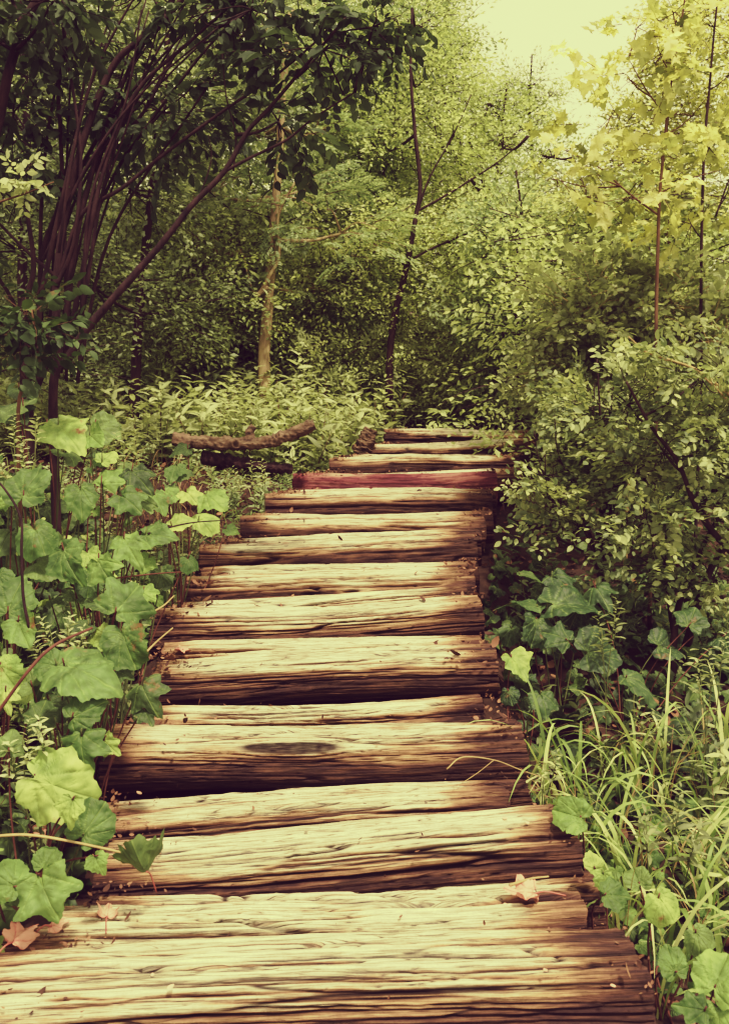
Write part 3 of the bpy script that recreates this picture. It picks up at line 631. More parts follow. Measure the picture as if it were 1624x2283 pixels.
make_tree('shaded_tree', 'shaded tree behind the many-stemmed one, its leaves pinkish at one spot', 'tree', st, [ell(290, 420, 7.2, 150, 100), ell(380, 200, 7.2, 180, 130), ell(210, 640, 7, 130, 90), ell(380, 690, 7.4, 100, 80), ell(200, 200, 7.4, 160, 130), ell(480, 60, 7.6, 170, 90)], 520, 'far', .40, M['leaf_dark'], M['bark_dark'], GB, 12, tint=.5, limb_r=.01, thr=.44)
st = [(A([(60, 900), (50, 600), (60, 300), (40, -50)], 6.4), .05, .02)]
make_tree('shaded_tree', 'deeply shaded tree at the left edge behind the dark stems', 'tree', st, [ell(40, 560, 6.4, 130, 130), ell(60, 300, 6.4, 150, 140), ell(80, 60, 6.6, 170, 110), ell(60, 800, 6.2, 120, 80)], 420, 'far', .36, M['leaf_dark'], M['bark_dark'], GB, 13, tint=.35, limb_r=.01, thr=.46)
st = [(A([(1480, 900), (1490, 600), (1480, 350), (1500, 150), (1510, -40)], 7.5), .03, .008)]
make_tree('backlit_tree', 'airy pale-leaved tree veiling the sky behind the maple saplings', 'tree', st, [ell(1490, 260, 7.5, 60, 45), ell(1580, 130, 7.5, 60, 60), ell(1600, 280, 7.5, 70, 50), ell(1420, 370, 7.5, 70, 35), ell(1510, 410, 7.5, 90, 40), ell(1620, 10, 7.5, 50, 40), ell(1300, 440, 7.6, 50, 22), ell(1460, 140, 7.5, 40, 40)], 300, 'far', .34, M['leaf_yellow'], M['twig'], GB, 31, tint=.4, limb_r=.006, nper=7, thr=.36)
st = [(A([(1090, 900), (1100, 700), (1095, 500), (1110, 350), (1130, 180)], 9.8), .04, .008)]
make_tree('slender_tree', 'slender pale green tree right of the leaning trunk', 'tree', st, [ell(1090, 230, 9.8, 50, 40), ell(1150, 300, 9.8, 60, 40), ell(1100, 420, 9.8, 80, 60), ell(1130, 560, 9.7, 90, 60), ell(1210, 360, 9.8, 50, 30), ell(1080, 640, 9.6, 90, 60)], 420, 'far', .36, M['leaf_mid'], M['bark_dark'], GB, 32, tint=.55, limb_r=.008, nper=8, thr=.36)
st = [(A([(730, 800), (735, 640), (725, 480), (740, 300), (735, 120)], 10.2), .03, .008)]
make_tree('young_tree', 'pale brown slim trunk between the feathery tree and the thin pole', 'tree', st, [ell(720, 640, 9.8, 100, 60), ell(640, 720, 9.6, 90, 50), ell(760, 380, 10, 90, 60)], 260, 'far', .40, M['leaf_mid'], M['bark_mid'], GB, 33, tint=.6, limb_r=.008, nper=8)
st = [(A([(430, 820), (425, 700), (440, 560), (430, 420)], 8.2), .03, .01)]
make_tree('young_tree', 'young tree with light leaves in the gap under the diagonal dark stem', 'tree', st, [ell(430, 640, 8, 110, 70), ell(500, 560, 8, 90, 50), ell(360, 740, 7.8, 100, 60), ell(520, 700, 8, 80, 50)], 420, 'far', .34, M['leaf_mid'], M['bark_mid'], GB, 34, tint=.55, limb_r=.006, nper=8)
# -- maple saplings on the right, close to the viewer
GM = 'maple saplings at the right edge'
d = 4.6
st = [(A([(1462, 900), (1462, 700), (1466, 540), (1470, 430), (1482, 300), (1490, 220), (1508, 110), (1525, 0), (1530, -60)], d), .011, .004), (A([(1468, 480), (1400, 430), (1330, 370), (1250, 330)], d), .006, .002), (A([(1485, 260), (1440, 200), (1400, 130)], d), .005, .002), (A([(1470, 430), (1530, 400), (1600, 380)], d), .005, .002)]
lob = [ell(1420, 60, d, 45, 55), ell(1470, 120, d, 50, 50), ell(1400, 175, d, 60, 35), ell(1500, 30, d, 50, 40), ell(1360, 260, d, 80, 35), ell(1320, 380, d, 80, 30), ell(1470, 330, d, 80, 50), ell(1400, 440, d, 110, 35), ell(1240, 400, d+.2, 50, 25), ell(1540, 260, d, 60, 50)]
make_tree('maple_sapling', 'thin maple sapling with yellow-lit lobed leaves against the sky', 'tree', st, lob, 44, 'maple', .21, M['leaf_yellow'], M['twig'], GM, 14, tint=.55, limb_r=.003, nper=4, thr=.2, trange=.3, droop=.1)
d = 5.0
st = [(A([(1560, 900), (1562, 600), (1568, 350), (1580, 200), (1592, 60), (1605, -60)], d), .010, .005), (A([(1595, 480), (1625, 400), (1660, 340)], d), .006, .003)]
lob = [ell(1590, 60, d, 50, 60), ell(1620, 170, d, 50, 50), ell(1580, 330, d, 80, 40), ell(1620, 430, d, 90, 50), ell(1540, 500, d, 90, 50)]
make_tree('maple_sapling', 'dark-stemmed maple sapling standing nearer the right edge of the view', 'tree', st, lob, 34, 'maple', .21, M['leaf_yellow'], M['bark_dark'], GM, 15, tint=.38, limb_r=.003, nper=4, thr=.2, trange=.25, droop=.1)
# -- shrubs on the right bank
GS = 'small-leaved shrubs on the right bank'
d = 4.5
st = [(A([(1342, 1345), (1345, 1240), (1338, 1150), (1375, 1080), (1400, 1000)], d), .030, .010), (A([(1340, 1300), (1310, 1180), (1290, 1090), (1240, 1020)], d), .014, .004), (A([(1345, 1230), (1420, 1120), (1440, 1060), (1500, 960)], d), .018, .006),
      (A([(1350, 1260), (1360, 1120), (1340, 960), (1330, 800)], d), .010, .004), (A([(1300, 1230), (1200, 1180), (1130, 1150), (1120, 1090)], d-.2), .006, .002)]
st += [(A([(1345, 1300), (1300+q*23, 1180-q*14), (1210+q*38, 1050-q*25), (1190+q*45, 960-q*35)], d-.2+q*.07), .006, .002) for q in range(7)]
lob = [ell(1215, 1060, d-.3, 40, 34), ell(1235, 1120, d-.3, 55, 32), ell(1290, 1175, d-.3, 70, 32), ell(1320, 1030, d, 80, 50), ell(1360, 930, d, 90, 60), ell(1320, 890, d+.3, 70, 50), ell(1400, 1060, d-.1, 90, 55), ell(1280, 975, d, 35, 25)]
make_tree('shrub', 'small-leaved shrub leaning over the right ends of the upper steps', 'shrub', st, lob, 360, 'bush', .19, M['leaf_bush'], M['bark_dark'], GS, 16, tint=.55, limb_r=.004, nper=12, thr=.45, clump=6)
d = 4.0
st = [(A([(1500, 1440), (1512, 1350), (1540, 1280), (1575, 1200), (1620, 1120)], d), .018, .008), (A([(1530, 1440), (1560, 1330), (1600, 1240), (1660, 1180)], d), .022, .010), (A([(1660, 1260), (1600, 1200), (1550, 1130), (1510, 1030), (1450, 950), (1395, 850)], d-.1), .016, .005), (A([(1500, 1420), (1480, 1250), (1500, 1120)], d+.1), .01, .004)]
lob = [ell(1480, 1010, d, 110, 70), ell(1580, 980, d, 100, 90), ell(1440, 1160, d, 80, 60), ell(1560, 1120, d, 110, 60), ell(1400, 900, d+.2, 110, 70), ell(1560, 840, d, 120, 80), ell(1590, 1290, d, 70, 60), ell(1450, 1260, d, 70, 40)]
make_tree('shrub', 'dull green shrub with crossing dark stems at the right edge', 'shrub', st, lob, 380, 'bush', .20, M['leaf_bush'], M['bark_dark'], GS, 17, tint=.52, limb_r=.004, nper=12, thr=.47, clump=6)
d = 5.2
st = [(A([(1400, 1000), (1390, 850), (1400, 760), (1440, 700)], d), .014, .005), (A([(1650, 900), (1560, 830), (1500, 805), (1440, 785), (1400, 750)], 3.9), .008, .003), (A([(1655, 930), (1590, 860), (1530, 815), (1470, 800)], 3.9), .006, .003)]
lob = [ell(1300, 720, d, 110, 70), ell(1420, 780, d, 110, 70), ell(1500, 680, d, 120, 70), ell(1580, 760, d-.2, 90, 70), ell(1290, 830, d, 100, 60), ell(1370, 620, d+.2, 100, 60)]
make_tree('shrub', 'bright green shrub with bare pale twigs below the maple leaves', 'shrub', st, lob, 560, 'bush', .25, M['leaf_herb'], M['twig_pale'], GS, 18, tint=.42, limb_r=.004, nper=9, thr=.42, clump=5)
# -- thicket: the wood behind that reads as one mass
rs = np.random.RandomState(5)
def thicket(n, x0, x1, y0, y1, d0, d1, kind, size, leaf, name, label, tint=.4, thr=.40, mask=None, seed=0):
    px = rs.uniform(x0, x1, n*2); py = rs.uniform(y0, y1, n*2); dd = rs.uniform(d0, d1, n*2)
    P = np.array([at(a, b, c) for a, b, c in zip(px, py, dd)])
    nz_ = fbm(P[:, 0]*.9, P[:, 1]*.9, P[:, 2]*1.2, 77+seed, 3)
    k = nz_+rs.rand(len(P))*.12 > thr+.04
    if mask is not None: k &= mask(px, py)
    k &= P[:, 2] > ground(P[:, 0], P[:, 1])-.1
    P = P[k][:n]; nz_ = nz_[k][:n]; m = len(P); D = rs.normal(0, 1, (m, 3)); D[:, 2] = D[:, 2]*.3+.05; D[:, 1] -= .3
    me = sprays_mesh(name, kind, P, D, rs.uniform(.7, 1.3, m)*size, tint+(nz_-.5)*1.2+rs.uniform(-.15, .15, m), [leaf, M['bark_dark']], rs=rs)
    tag(link(name, me), label, 'foliage', None, 'stuff')
    return P
def sky_edge(px, py):
    """outline of the gap of sky"""
    top = np.interp(px, [-400, 900, 940, 990, 1040, 1080, 1120, 1200, 1280, 1350, 1500, 2200], [-900, -900, 40, 200, 330, 430, 520, 560, 500, 430, 400, 380])
    return py > top+30*np.sin(px*.05)
thicket(4200, -350, 1500, -500, 900, 11.5, 17, 'far', .75, M['leaf_pale'], 'distant_thicket', 'mass of mid green foliage of the distant wood', .6, .40, lambda a, b: sky_edge(a, b) & ((b > 430) | (rs.rand(len(a)) < np.where(b > 180, .62, .42))))
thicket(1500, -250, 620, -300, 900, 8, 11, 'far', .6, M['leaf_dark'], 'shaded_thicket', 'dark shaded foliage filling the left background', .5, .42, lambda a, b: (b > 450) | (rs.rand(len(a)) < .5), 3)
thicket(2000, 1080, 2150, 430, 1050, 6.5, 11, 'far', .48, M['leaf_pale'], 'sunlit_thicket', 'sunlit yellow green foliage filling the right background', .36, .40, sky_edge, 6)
thicket(3000, 100, 1300, 440, 840, 8.1, 10.2, 'far', .33, M['leaf_pale'], 'understorey', 'fine light leaved understorey between the trunks beyond the steps', .74, .34, None, 9)
thicket(500, 150, 1100, 720, 900, 8.2, 10.5, 'herb', .26, M['leaf_herb'], 'understorey', 'narrow leaved sprigs mixed into the understorey', .6, .40, None, 11)
thicket(520, 1330, 1800, -60, 460, 6.8, 10, 'far', .36, M['leaf_yellow'], 'backlit_foliage', 'airy backlit leaves high up at the right against the sky', .5, .42, lambda a, b: (a > np.interp(b, [-60, 150, 300, 460], [1480, 1420, 1340, 1250])) & (rs.rand(len(a)) < .8), 14)
thicket(560, 830, 1180, 800, 965, 8.35, 9.2, 'far', .24, M['leaf_pale'], 'understorey', 'pale low foliage closing the path just beyond the top step', .72, .30, None, 16)
# ---------------------------------------------------------------- undergrowth herbs, grass and litter (stuff)
def herbs(name, label, n, xf, size, leaf, tint=.5, kind='herb', lean=.35, seed=0, thr=.0):
    r = np.random.RandomState(seed+300); P = xf(r, n)
    k = fbm(P[:, 0]*1.5, P[:, 1]*1.5, 0, seed+3, 2) > thr; P = P[k]
    z = ground(P[:, 0], P[:, 1]); P = np.stack([P[:, 0], P[:, 1], z-.02], 1); m = len(P)
    D = r.normal(0, lean, (m, 3)); D[:, 2] = 1
    me = sprays_mesh(name, kind, P, D, r.uniform(.6, 1.4, m)*size, tint+r.uniform(-.25, .25, m), [leaf, M['twig']], rs=r)
    o = link(name, me); tag(o, label, 'undergrowth', None, 'stuff'); return o
def band(x0, x1, y0, y1, clear=.12):
    def f(r, n):
        P = np.stack([r.uniform(x0, x1, n), r.uniform(y0, y1, n)], 1); s, xl, xr = stair(P[:, 1])
        k = (P[:, 0] < xl-clear) | (P[:, 0] > xr+clear) | (P[:, 1] > 8.55)
        k &= ~((np.abs(P[:, 0]-at(815, 985, 6.95).x) < .13) & (P[:, 1] < 7.1) & (P[:, 1] > 5.9)); return P[k]
    return f
herbs('undergrowth', 'yellow green narrow-leaved herbs carpeting the slope beyond the steps', 3600, band(-4.5, 3.2, 6.6, 12), .46, M['leaf_herb'], .62, seed=1, thr=.25)
herbs('undergrowth', 'low fresh green herbs beside the fallen log and the upper steps', 520, band(-2.6, .6, 5.0, 8.6, .05), .20, M['leaf_fern'], .55, seed=2, thr=.38)
herbs('undergrowth', 'small leafy herbs scattered low over the left bank', 1100, band(-2.4, -.5, 1.7, 5.2, .06), .20, M['leaf_bush'], .5, seed=3, thr=.36)
herbs('undergrowth', 'dark leafy herbs in the hollow right of the steps', 620, band(.55, 3.5, 2.0, 7.5, .12), .24, M['leaf_bush'], .35, seed=4, thr=.42)
def blades(name, label, bases, hmin, hmax, w, mat, seed, lean=None, curl=1.0, tint=.5, cat='grass', kind='stuff', nseg=7):
    r = np.random.RandomState(seed); n = len(bases); h = r.uniform(hmin, hmax, n); az = r.uniform(0, 2*PI, n)
    dx = np.stack([np.cos(az), np.sin(az)*.8], 1)
    if lean is not None: dx = dx*.75+np.array(lean)
    t = np.linspace(0, 1, nseg); bend = r.uniform(.35, 1.0, n)*curl
    V = np.zeros((n, nseg, 2, 3)); z0 = ground(bases[:, 0], bases[:, 1])-.01
    ang = (t[None]**1.25)*bend[:, None]*2.5+.15
    ds = h[:, None]/(nseg-1); cx = np.concatenate([np.zeros((n, 1)), np.cumsum(np.sin(ang[:, :-1])*ds, 1)], 1); cz = np.concatenate([np.zeros((n, 1)), np.cumsum(np.cos(ang[:, :-1])*ds, 1)], 1)
    c = np.stack([bases[:, 0][:, None]+cx*dx[:, :1], bases[:, 1][:, None]+cx*dx[:, 1:], z0[:, None]+cz], -1)
    ww = w*r.uniform(.6, 1.3, n)[:, None]*np.clip(np.sin(PI*(.18+.82*t[None]))**.8, 0.03, 1)
    sd = np.stack([-np.sin(az), np.cos(az), 0*az+.3], 1)+r.normal(0, .3, (n, 3)); sd /= np.linalg.norm(sd, axis=1)[:, None]
    V[:, :, 0] = c-sd[:, None]*ww[..., None]/2; V[:, :, 1] = c+sd[:, None]*ww[..., None]/2
    i = np.arange(nseg-1); q = np.stack([2*i, 2*i+1, 2*i+3, 2*i+2], 1)
    Q = q[None]+(np.arange(n)*nseg*2)[:, None, None]
    ti = np.repeat(tint+r.uniform(-.4, .4, n), nseg*2)
    me = mesh_from(name, V.reshape(-1, 3), None, [mat], attrs={'tint': np.clip(ti, 0, 1)}, quads=Q.reshape(-1, 4))
    o = link(name, me)
    if kind: tag(o, label, cat, None, kind)
    return o
def tuft_bases(r, cx, cy, n, s): return np.stack([r.normal(cx, s, n), r.normal(cy, s, n)], 1)
r = np.random.RandomState(8); B = []
for px, py, dd, n in [(1200, 1760, 2.75, 26), (1240, 1650, 2.95, 30), (1300, 1700, 2.9, 34), (1330, 1850, 2.6, 30), (1400, 1750, 2.75, 46), (1450, 1900, 2.5, 46), (1500, 1780, 2.7, 46), (1560, 1950, 2.4, 50), (1600, 1800, 2.6, 50), (1640, 2050, 2.2, 34), (1480, 2060, 2.3, 26), (1340, 1620, 3.2, 30), (1450, 1640, 3.1, 30), (1560, 1680, 3.0, 34), (1230, 1830, 2.6, 12), (1620, 1640, 3.1, 30), (1400, 2000, 2.35, 16), (1290, 1560, 3.05, 20), (1400, 1560, 3.3, 24), (1500, 1560, 3.25, 24), (1600, 1540, 3.3, 24), (1240, 1590, 3.0, 12)]:
    p = at(px, py, dd); B.append(tuft_bases(r, p.x, dd, n, .075))
B = np.vstack(B); _, _, xr_ = stair(B[:, 1]); B = B[B[:, 0] > xr_+.05]; B = B[::5].repeat(2, 0)+r.normal(0, .015, (len(B[::5])*2, 2))
blades('long_grass', 'long arching green grass on the right bank hanging over the step ends', B, .20, .74, .0120, M['grass'], 21, lean=(-.12, -.2), tint=.58, curl=1.35, nseg=10)
blades('dry_grass', 'dry straw-coloured blades tangled in the long grass at right', B[::2]+.02, .18, .50, .0045, M['dry'], 22, lean=(-.1, -.2), tint=.5, cat='dry grass')
f = band(-2.2, -.4, 2.2, 7.5, .02); Bl = f(r, 900); k = fbm(Bl[:, 0]*2, Bl[:, 1]*2, 0, 3, 2) > .48; Bl = Bl[k]
blades('short_grass', 'short mixed grass on the left bank beside the upper steps', Bl, .08, .24, .005, M['grass'], 23, tint=.45)
f = band(-4, 3, 7.6, 11, .0); Bl = f(r, 3600)
blades('meadow_grass', 'pale thin grass between the herbs beyond the top step', Bl, .15, .42, .007, M['leaf_herb'], 24, tint=.6)
f = band(-1.9, -.5, 4.8, 7.2, .05); Bl = f(r, 500)
blades('dead_stalks', 'brownish dead stalks left of the fallen log', Bl[Bl[:, 0] < -.9], .12, .34, .005, M['dry'], 25, tint=.35, cat='dry grass')
# leaf litter
r = np.random.RandomState(31); P = np.vstack([band(-3, 3.6, 1.4, 9, -.02)(r, 9000)])
P3 = np.stack([P[:, 0], P[:, 1], ground(P[:, 0], P[:, 1])+r.uniform(.002, .03, len(P))], 1)
tv, tf = t_oval(.6, -.3); D = r.normal(0, 1, (len(P), 3)); D[:, 2] *= .35; U = r.normal(0, .5, (len(P), 3)); U[:, 2] = 1
V, F, a = inst(tv, tf, frames(D, U), P3, r.uniform(.02, .065, len(P)), None, r.rand(len(P)))
tag(link('leaf_litter', mesh_from('leaf_litter', V, F, [M['litter']], attrs={'tint': a})), 'brown and reddish dead leaves littering the soil beside the steps', 'leaf litter', None, 'stuff')
# ---------------------------------------------------------------- big-leaved plants
def big_leaf_mesh(kind, seed, ns=96, nr=14):
    """heart-based leaf; the stalk joins at (0, YB), the blade spreads around the origin, tip towards +y"""
    r = np.random.RandomState(seed); YB = -.24
    ph = np.linspace(-PI/2, 1.5*PI, ns+1)[:-1]+1e-3
    sgn = np.where(np.cos(ph) > 0, 1, -1)
    a = np.abs(((ph-PI/2+PI) % (2*PI))-PI)               # angle from the tip 0..pi
    def corners(cs, h, w, p=1.0):
        o = np.zeros_like(a)
        for c in cs:
            c2 = c+sgn*r.uniform(-.07, .07); o = np.maximum(o, h*r.uniform(.7, 1.25)*np.clip(1-np.abs(a-c2)/w, 0, 1)**p)
        return o
    if kind == 'round':
        ro = .46*(1+.02*np.cos(a))+corners([0, .72, 1.35, 1.95, 2.5], .05, .34); va = [0, .42, .85, 1.35, 1.95]
    elif kind == 'lobed':
        ro = .33+corners([0], .27, .48, .9)+corners([1.12], .20, .42, .9)+corners([2.1], .13, .40); va = [0, .75, 1.55]
    else:
        ro = .40+corners([0], .20, .62)+corners([.85], .06, .22)+corners([1.55], .09, .35)+corners([2.3], .08, .35); va = [0, .5, 1.05, 1.75]
    ro = ro*(1-.52*np.exp(-((PI-a)/.20)**2))
    tooth = ((a*14/PI+r.rand()) % 1); tooth2 = ((a*37/PI) % 1)
    ro = ro*(1+.045*tooth+.022*tooth2)*(1+.12*(vnoise(np.cos(ph)*1.6+5, np.sin(ph)*1.6+seed, 0, seed)-.5)*2)
    for _ in range(r.randint(0, 3)):                     # nibbled edges
        c = r.uniform(0, 2*PI)-PI/2; ro = ro-r.uniform(.03, .09)*np.exp(-((ph-c)/r.uniform(.05, .12))**2)
    rr = (np.arange(1, nr+1)/nr)[:, None]**.85
    x = rr*ro*np.cos(ph); y = rr*ro*np.sin(ph); yb = y-YB
    v = np.zeros_like(x); ridge = np.zeros_like(x)
    for q in va:
        for sg in ((1, -1) if q else (1,)):
            dx, dy = math.sin(q)*sg, math.cos(q); t = x*dx+yb*dy; pd = np.abs(x*dy-yb*dx)
            w = .010*(1-.85*np.clip(t/.8, 0, 1))+.003; v = np.maximum(v, np.exp(-(pd/w)**2)*(t > 0))
            sec = np.abs((((t-pd*.9)*8.0) % 1)-.5)*2; v = np.maximum(v, .40*sstep(.88, 1, sec)*(t > .03)*(pd < t*.30))
            ridge = np.maximum(ridge, np.exp(-(pd/.030)**2)*(t > 0)*(1-.5*np.clip(t, 0, 1)))
    cup = r.uniform(-.5, .8); dr = r.uniform(.2, 1.0); R2 = x*x+y*y
    z = cup*np.abs(x)*.5-dr*np.clip(yb, 0, 2)**2*.42-.25*R2+.11*(fbm(x*4+9, y*4, 0, seed+3)-.5)*2*rr+.06*np.sin(ph*r.randint(3, 6)+r.rand()*6)*rr**2*.7
    z = z+.035*(fbm(x*11+3, y*11, 0, seed+8, 2)-.5)-.016*ridge
    fd = r.uniform(-.6, .6); z = z+fd*np.clip(x*math.cos(seed)+y*math.sin(seed)-.18, 0, 1)*1.1     # one side folded
    P = np.stack([x, y, z], -1).reshape(-1, 3); V = np.vstack([P, [[0, 0, z[0].mean()]]]); c = nr*ns
    i = np.arange(nr-1)[:, None]; j = np.arange(ns)[None]; a_ = i*ns+j; b_ = i*ns+(j+1) % ns
    Q = np.stack([a_, a_+ns, b_+ns, b_], -1).reshape(-1, 4)
    jj = np.arange(ns); T = np.stack([np.full(ns, c), jj, (jj+1) % ns], 1)
    vv = np.concatenate([v.reshape(-1), [v[0].mean()]])
    return V, Q, T, vv
LM = {}
for kind in ('round', 'lobed', 'shield'):
    for s in range(5):
        V, Q, T, vv = big_leaf_mesh(kind, 40+s)
        for mt in ('leaf_big', 'leaf_big_dark', 'leaf_big_shade'):
            LM[(kind, s, mt)] = mesh_from('leaf', V, T, [M[mt]], quads=Q, attrs={'vein': vv, 'tint': np.full(len(V), .5)})
def rotm(dirv, nor):
    y = Vector(dirv).normalized(); n = Vector(nor).normalized(); x = y.cross(n).normalized(); n = x.cross(y)
    return Matrix((x, y, n)).transposed()
def big_plant(name, label, cat, leaves, group, base_off=(.03, .08), stemmat='stem_red', fillers=0, mt='leaf_big', kinds=('round', 'lobed', 'shield'), seed=0, stem_r=.0022, fmat='leaf_big_dark'):
    """leaves: (px, py, size px, depth, heading deg: 0 tip right, 90 tip up, -90 tip down, facing 0 flat..1 to the viewer)"""
    r = random.Random(seed)
    pts = [at(l[0], l[1], l[3]) for l in leaves]; c = sum(pts, Vector())/len(pts)
    bx, by = c.x+base_off[0], c.y+base_off[1]; b = Vector((bx, by, gz(bx, by)-.02)); root = empty(name, b, label, cat, group)
    allv = list(zip(leaves, pts))
    for q in range(fillers):
        l = r.choice(leaves); p = at(l[0]+r.gauss(0, 60), l[1]+r.gauss(0, 60), l[3]+r.uniform(.12, .35))
        p.z = max(p.z-r.uniform(0, .08), gz(p.x, p.y)+.03); xs_ = stair(p.y); p.x = min(p.x, float(xs_[1])-.02) if p.x < 0 else max(p.x, float(xs_[2])+.05)
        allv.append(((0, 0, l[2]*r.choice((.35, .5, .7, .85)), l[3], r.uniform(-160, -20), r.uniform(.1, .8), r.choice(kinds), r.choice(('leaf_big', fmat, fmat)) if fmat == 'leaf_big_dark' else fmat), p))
    for l, p in allv:
        _, _, size, dd, hd, fc = l[:6]; kd = l[6] if len(l) > 6 else r.choice(kinds); m_ = l[7] if len(l) > 7 else mt
        if kd == 'round' and r.random() < .35: kd = 'shield'
        s = size/F_*dd*.98*r.uniform(.74, 1.06)
        n = Vector((r.uniform(-.25, .25), -fc*1.3, 1-.45*fc)).normalized()
        a = math.radians(hd); right = Vector((1, 0, 0)); upv = n.cross(right).normalized()   # in-plane axes
        if upv.z < 0: upv = -upv
        if upv.y < 0 and fc < .3: upv = -upv
        right = upv.cross(n); dv = right*math.cos(a)+upv*math.sin(a)
        nn = (n+Vector((r.uniform(-.5, .5), r.uniform(-.3, .3), r.uniform(-.2, .2)))).normalized()
        Rm = rotm(dv, nn)
        lme = LM[(kd, r.randrange(5), m_)]
        org = p.copy()
        lmat = Matrix.Translation(org-b) @ Rm.to_4x4() @ Matrix.Diagonal((s*r.uniform(.92, 1.08), s, s, 1))
        org = p+Rm @ Vector((0, -.22*s, -.02*s))
        mid = (org+b)/2+Vector((r.uniform(-.04, .04), .03, .04)); q0 = b+Vector((r.uniform(-.03, .03), r.uniform(-.03, .03), 0))
        V, Q, T = tube([q0-b, mid-b, org-Vector(nn)*.02*s-b, org-b], stem_r*1.5, stem_r*.8, 6, 0, 0, 4)
        stm = link('stem', mesh_from('stem', V, T, [M[r.choice([stemmat, 'stem_green'])]], quads=Q), root)
        lf = link('leaf', lme, stm); lf.matrix_local = lmat
    return root
GL = 'broad-leaved plants crowding the left bank'
LP = [
 ('broad plant at the left bank top with one long tongue-shaped leaf by dark trunks', [(140, 955, 120, 3.3, -50, .55, 'shield'), (225, 955, 100, 3.5, -20, .4, 'round', 'leaf_big_dark'), (30, 900, 130, 3.6, 160, .3, 'round', 'leaf_big_dark')]),
 ('broad plant with a large upright bright leaf at the left edge, upper bank', [(60, 1085, 125, 3.0, 75, .85, 'round'), (20, 1110, 90, 3.05, 120, .7, 'shield'), (85, 1190, 95, 2.95, -60, .7, 'round'), (15, 1195, 85, 3.1, -100, .5, 'round', 'leaf_big_dark'), (95, 1255, 110, 3.0, -20, .35, 'round', 'leaf_big_dark'), (0, 1290, 70, 2.8, -60, .7, 'round')]),
 ('heart-leaved plant, upper middle of the left bank, one leaf on a pale stalk', [(180, 1105, 100, 3.1, -80, .75, 'round'), (280, 1110, 95, 3.1, -40, .8, 'lobed'), (235, 1065, 80, 3.15, 60, .7, 'lobed'), (305, 1060, 105, 3.2, -40, .5, 'lobed', 'leaf_big_dark'), (235, 1020, 60, 3.2, 60, .6, 'shield'), (205, 975, 70, 3.3, -50, .5, 'shield')]),
 ('broad plant nearest the fallen log, its leaves lapping the upper step ends', [(420, 1100, 80, 3.9, -50, .5, 'lobed'), (470, 1110, 85, 4.1, -40, .45, 'shield'), (350, 1110, 75, 3.6, -60, .5, 'round'), (395, 1165, 85, 3.6, 20, .4, 'shield'), (455, 1155, 85, 3.9, 10, .4, 'round'), (510, 1180, 50, 4.3, -10, .4, 'round'), (400, 1050, 60, 4.2, -40, .4, 'round', 'leaf_big_dark')]),
 ('broad plant with drooping pointed leaves in the middle of the left bank', [(285, 1215, 115, 2.9, -55, .6, 'lobed'), (340, 1190, 100, 3.1, -10, .4, 'shield'), (145, 1245, 120, 2.85, -65, .7, 'shield'), (225, 1265, 110, 2.8, -60, .8, 'lobed'), (200, 1300, 85, 2.9, -90, .6, 'round'), (425, 1250, 48, 3.2, -50, .7, 'round'), (360, 1285, 60, 3.2, -70, .6, 'round', 'leaf_big_dark'), (330, 1250, 60, 3.1, -100, .5, 'shield')]),
 ('broad plant with two overlapping wrinkled leaves touching the fifth step', [(275, 1345, 135, 2.65, 60, .75, 'lobed'), (280, 1435, 150, 2.6, -70, .85, 'round'), (225, 1345, 90, 2.8, 150, .4, 'round', 'leaf_big_dark'), (230, 1420, 80, 2.7, 180, .6, 'shield'), (330, 1320, 60, 2.9, 20, .5, 'lobed'), (170, 1330, 80, 2.95, 100, .4, 'round', 'leaf_big_dark')]),
 ('broad plant with large pale leaves at the left edge, middle of the bank', [(25, 1340, 125, 2.6, 80, .8, 'round'), (45, 1400, 110, 2.55, -60, .7, 'shield'), (10, 1500, 95, 2.4, -50, .6, 'round'), (10, 1550, 80, 2.35, -80, .6, 'lobed')]),
 ('broad plant with one bright horizontal leaf glowing over the lower left bank', [(175, 1490, 185, 2.35, -20, .45, 'shield'), (320, 1540, 100, 2.5, -60, .6, 'lobed', 'leaf_big_dark'), (325, 1590, 60, 2.5, -60, .6, 'lobed', 'leaf_big_dark'), (110, 1480, 90, 2.45, 170, .5, 'round'), (270, 1500, 70, 2.6, -20, .4, 'lobed', 'leaf_big_dark')]),
 ('dark lobed plant hanging over the left end of the knotted log', [(180, 1590, 130, 2.3, 30, .75, 'round'), (180, 1660, 150, 2.25, -80, .85, 'lobed'), (240, 1660, 70, 2.3, -40, .7, 'lobed'), (90, 1590, 90, 2.4, 90, .5, 'round', 'leaf_big_dark'), (60, 1520, 90, 2.5, 140, .5, 'round', 'leaf_big_dark')]),
 ('broad plant with a large round leaf lapping the second step', [(115, 1750, 200, 2.15, -20, .7, 'round'), (200, 1840, 125, 2.05, 60, .85, 'round'), (155, 1800, 85, 2.0, -100, .95, 'shield'), (215, 1920, 62, 2.0, -60, .7, 'shield'), (20, 1660, 80, 2.2, 100, .6, 'round', 'leaf_big_dark')]),
 ('broad plant with a deeply cut leaf above dead leaves in the lower left corner', [(15, 1965, 130, 1.95, 150, .8, 'round'), (95, 1980, 150, 1.95, -60, .8, 'lobed'), (105, 1920, 80, 2.0, 70, .7, 'round')]),
]
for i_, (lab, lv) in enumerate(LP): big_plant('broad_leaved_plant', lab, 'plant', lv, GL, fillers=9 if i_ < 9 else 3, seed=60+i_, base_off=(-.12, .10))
GR = 'broad-leaved plants right of the steps'
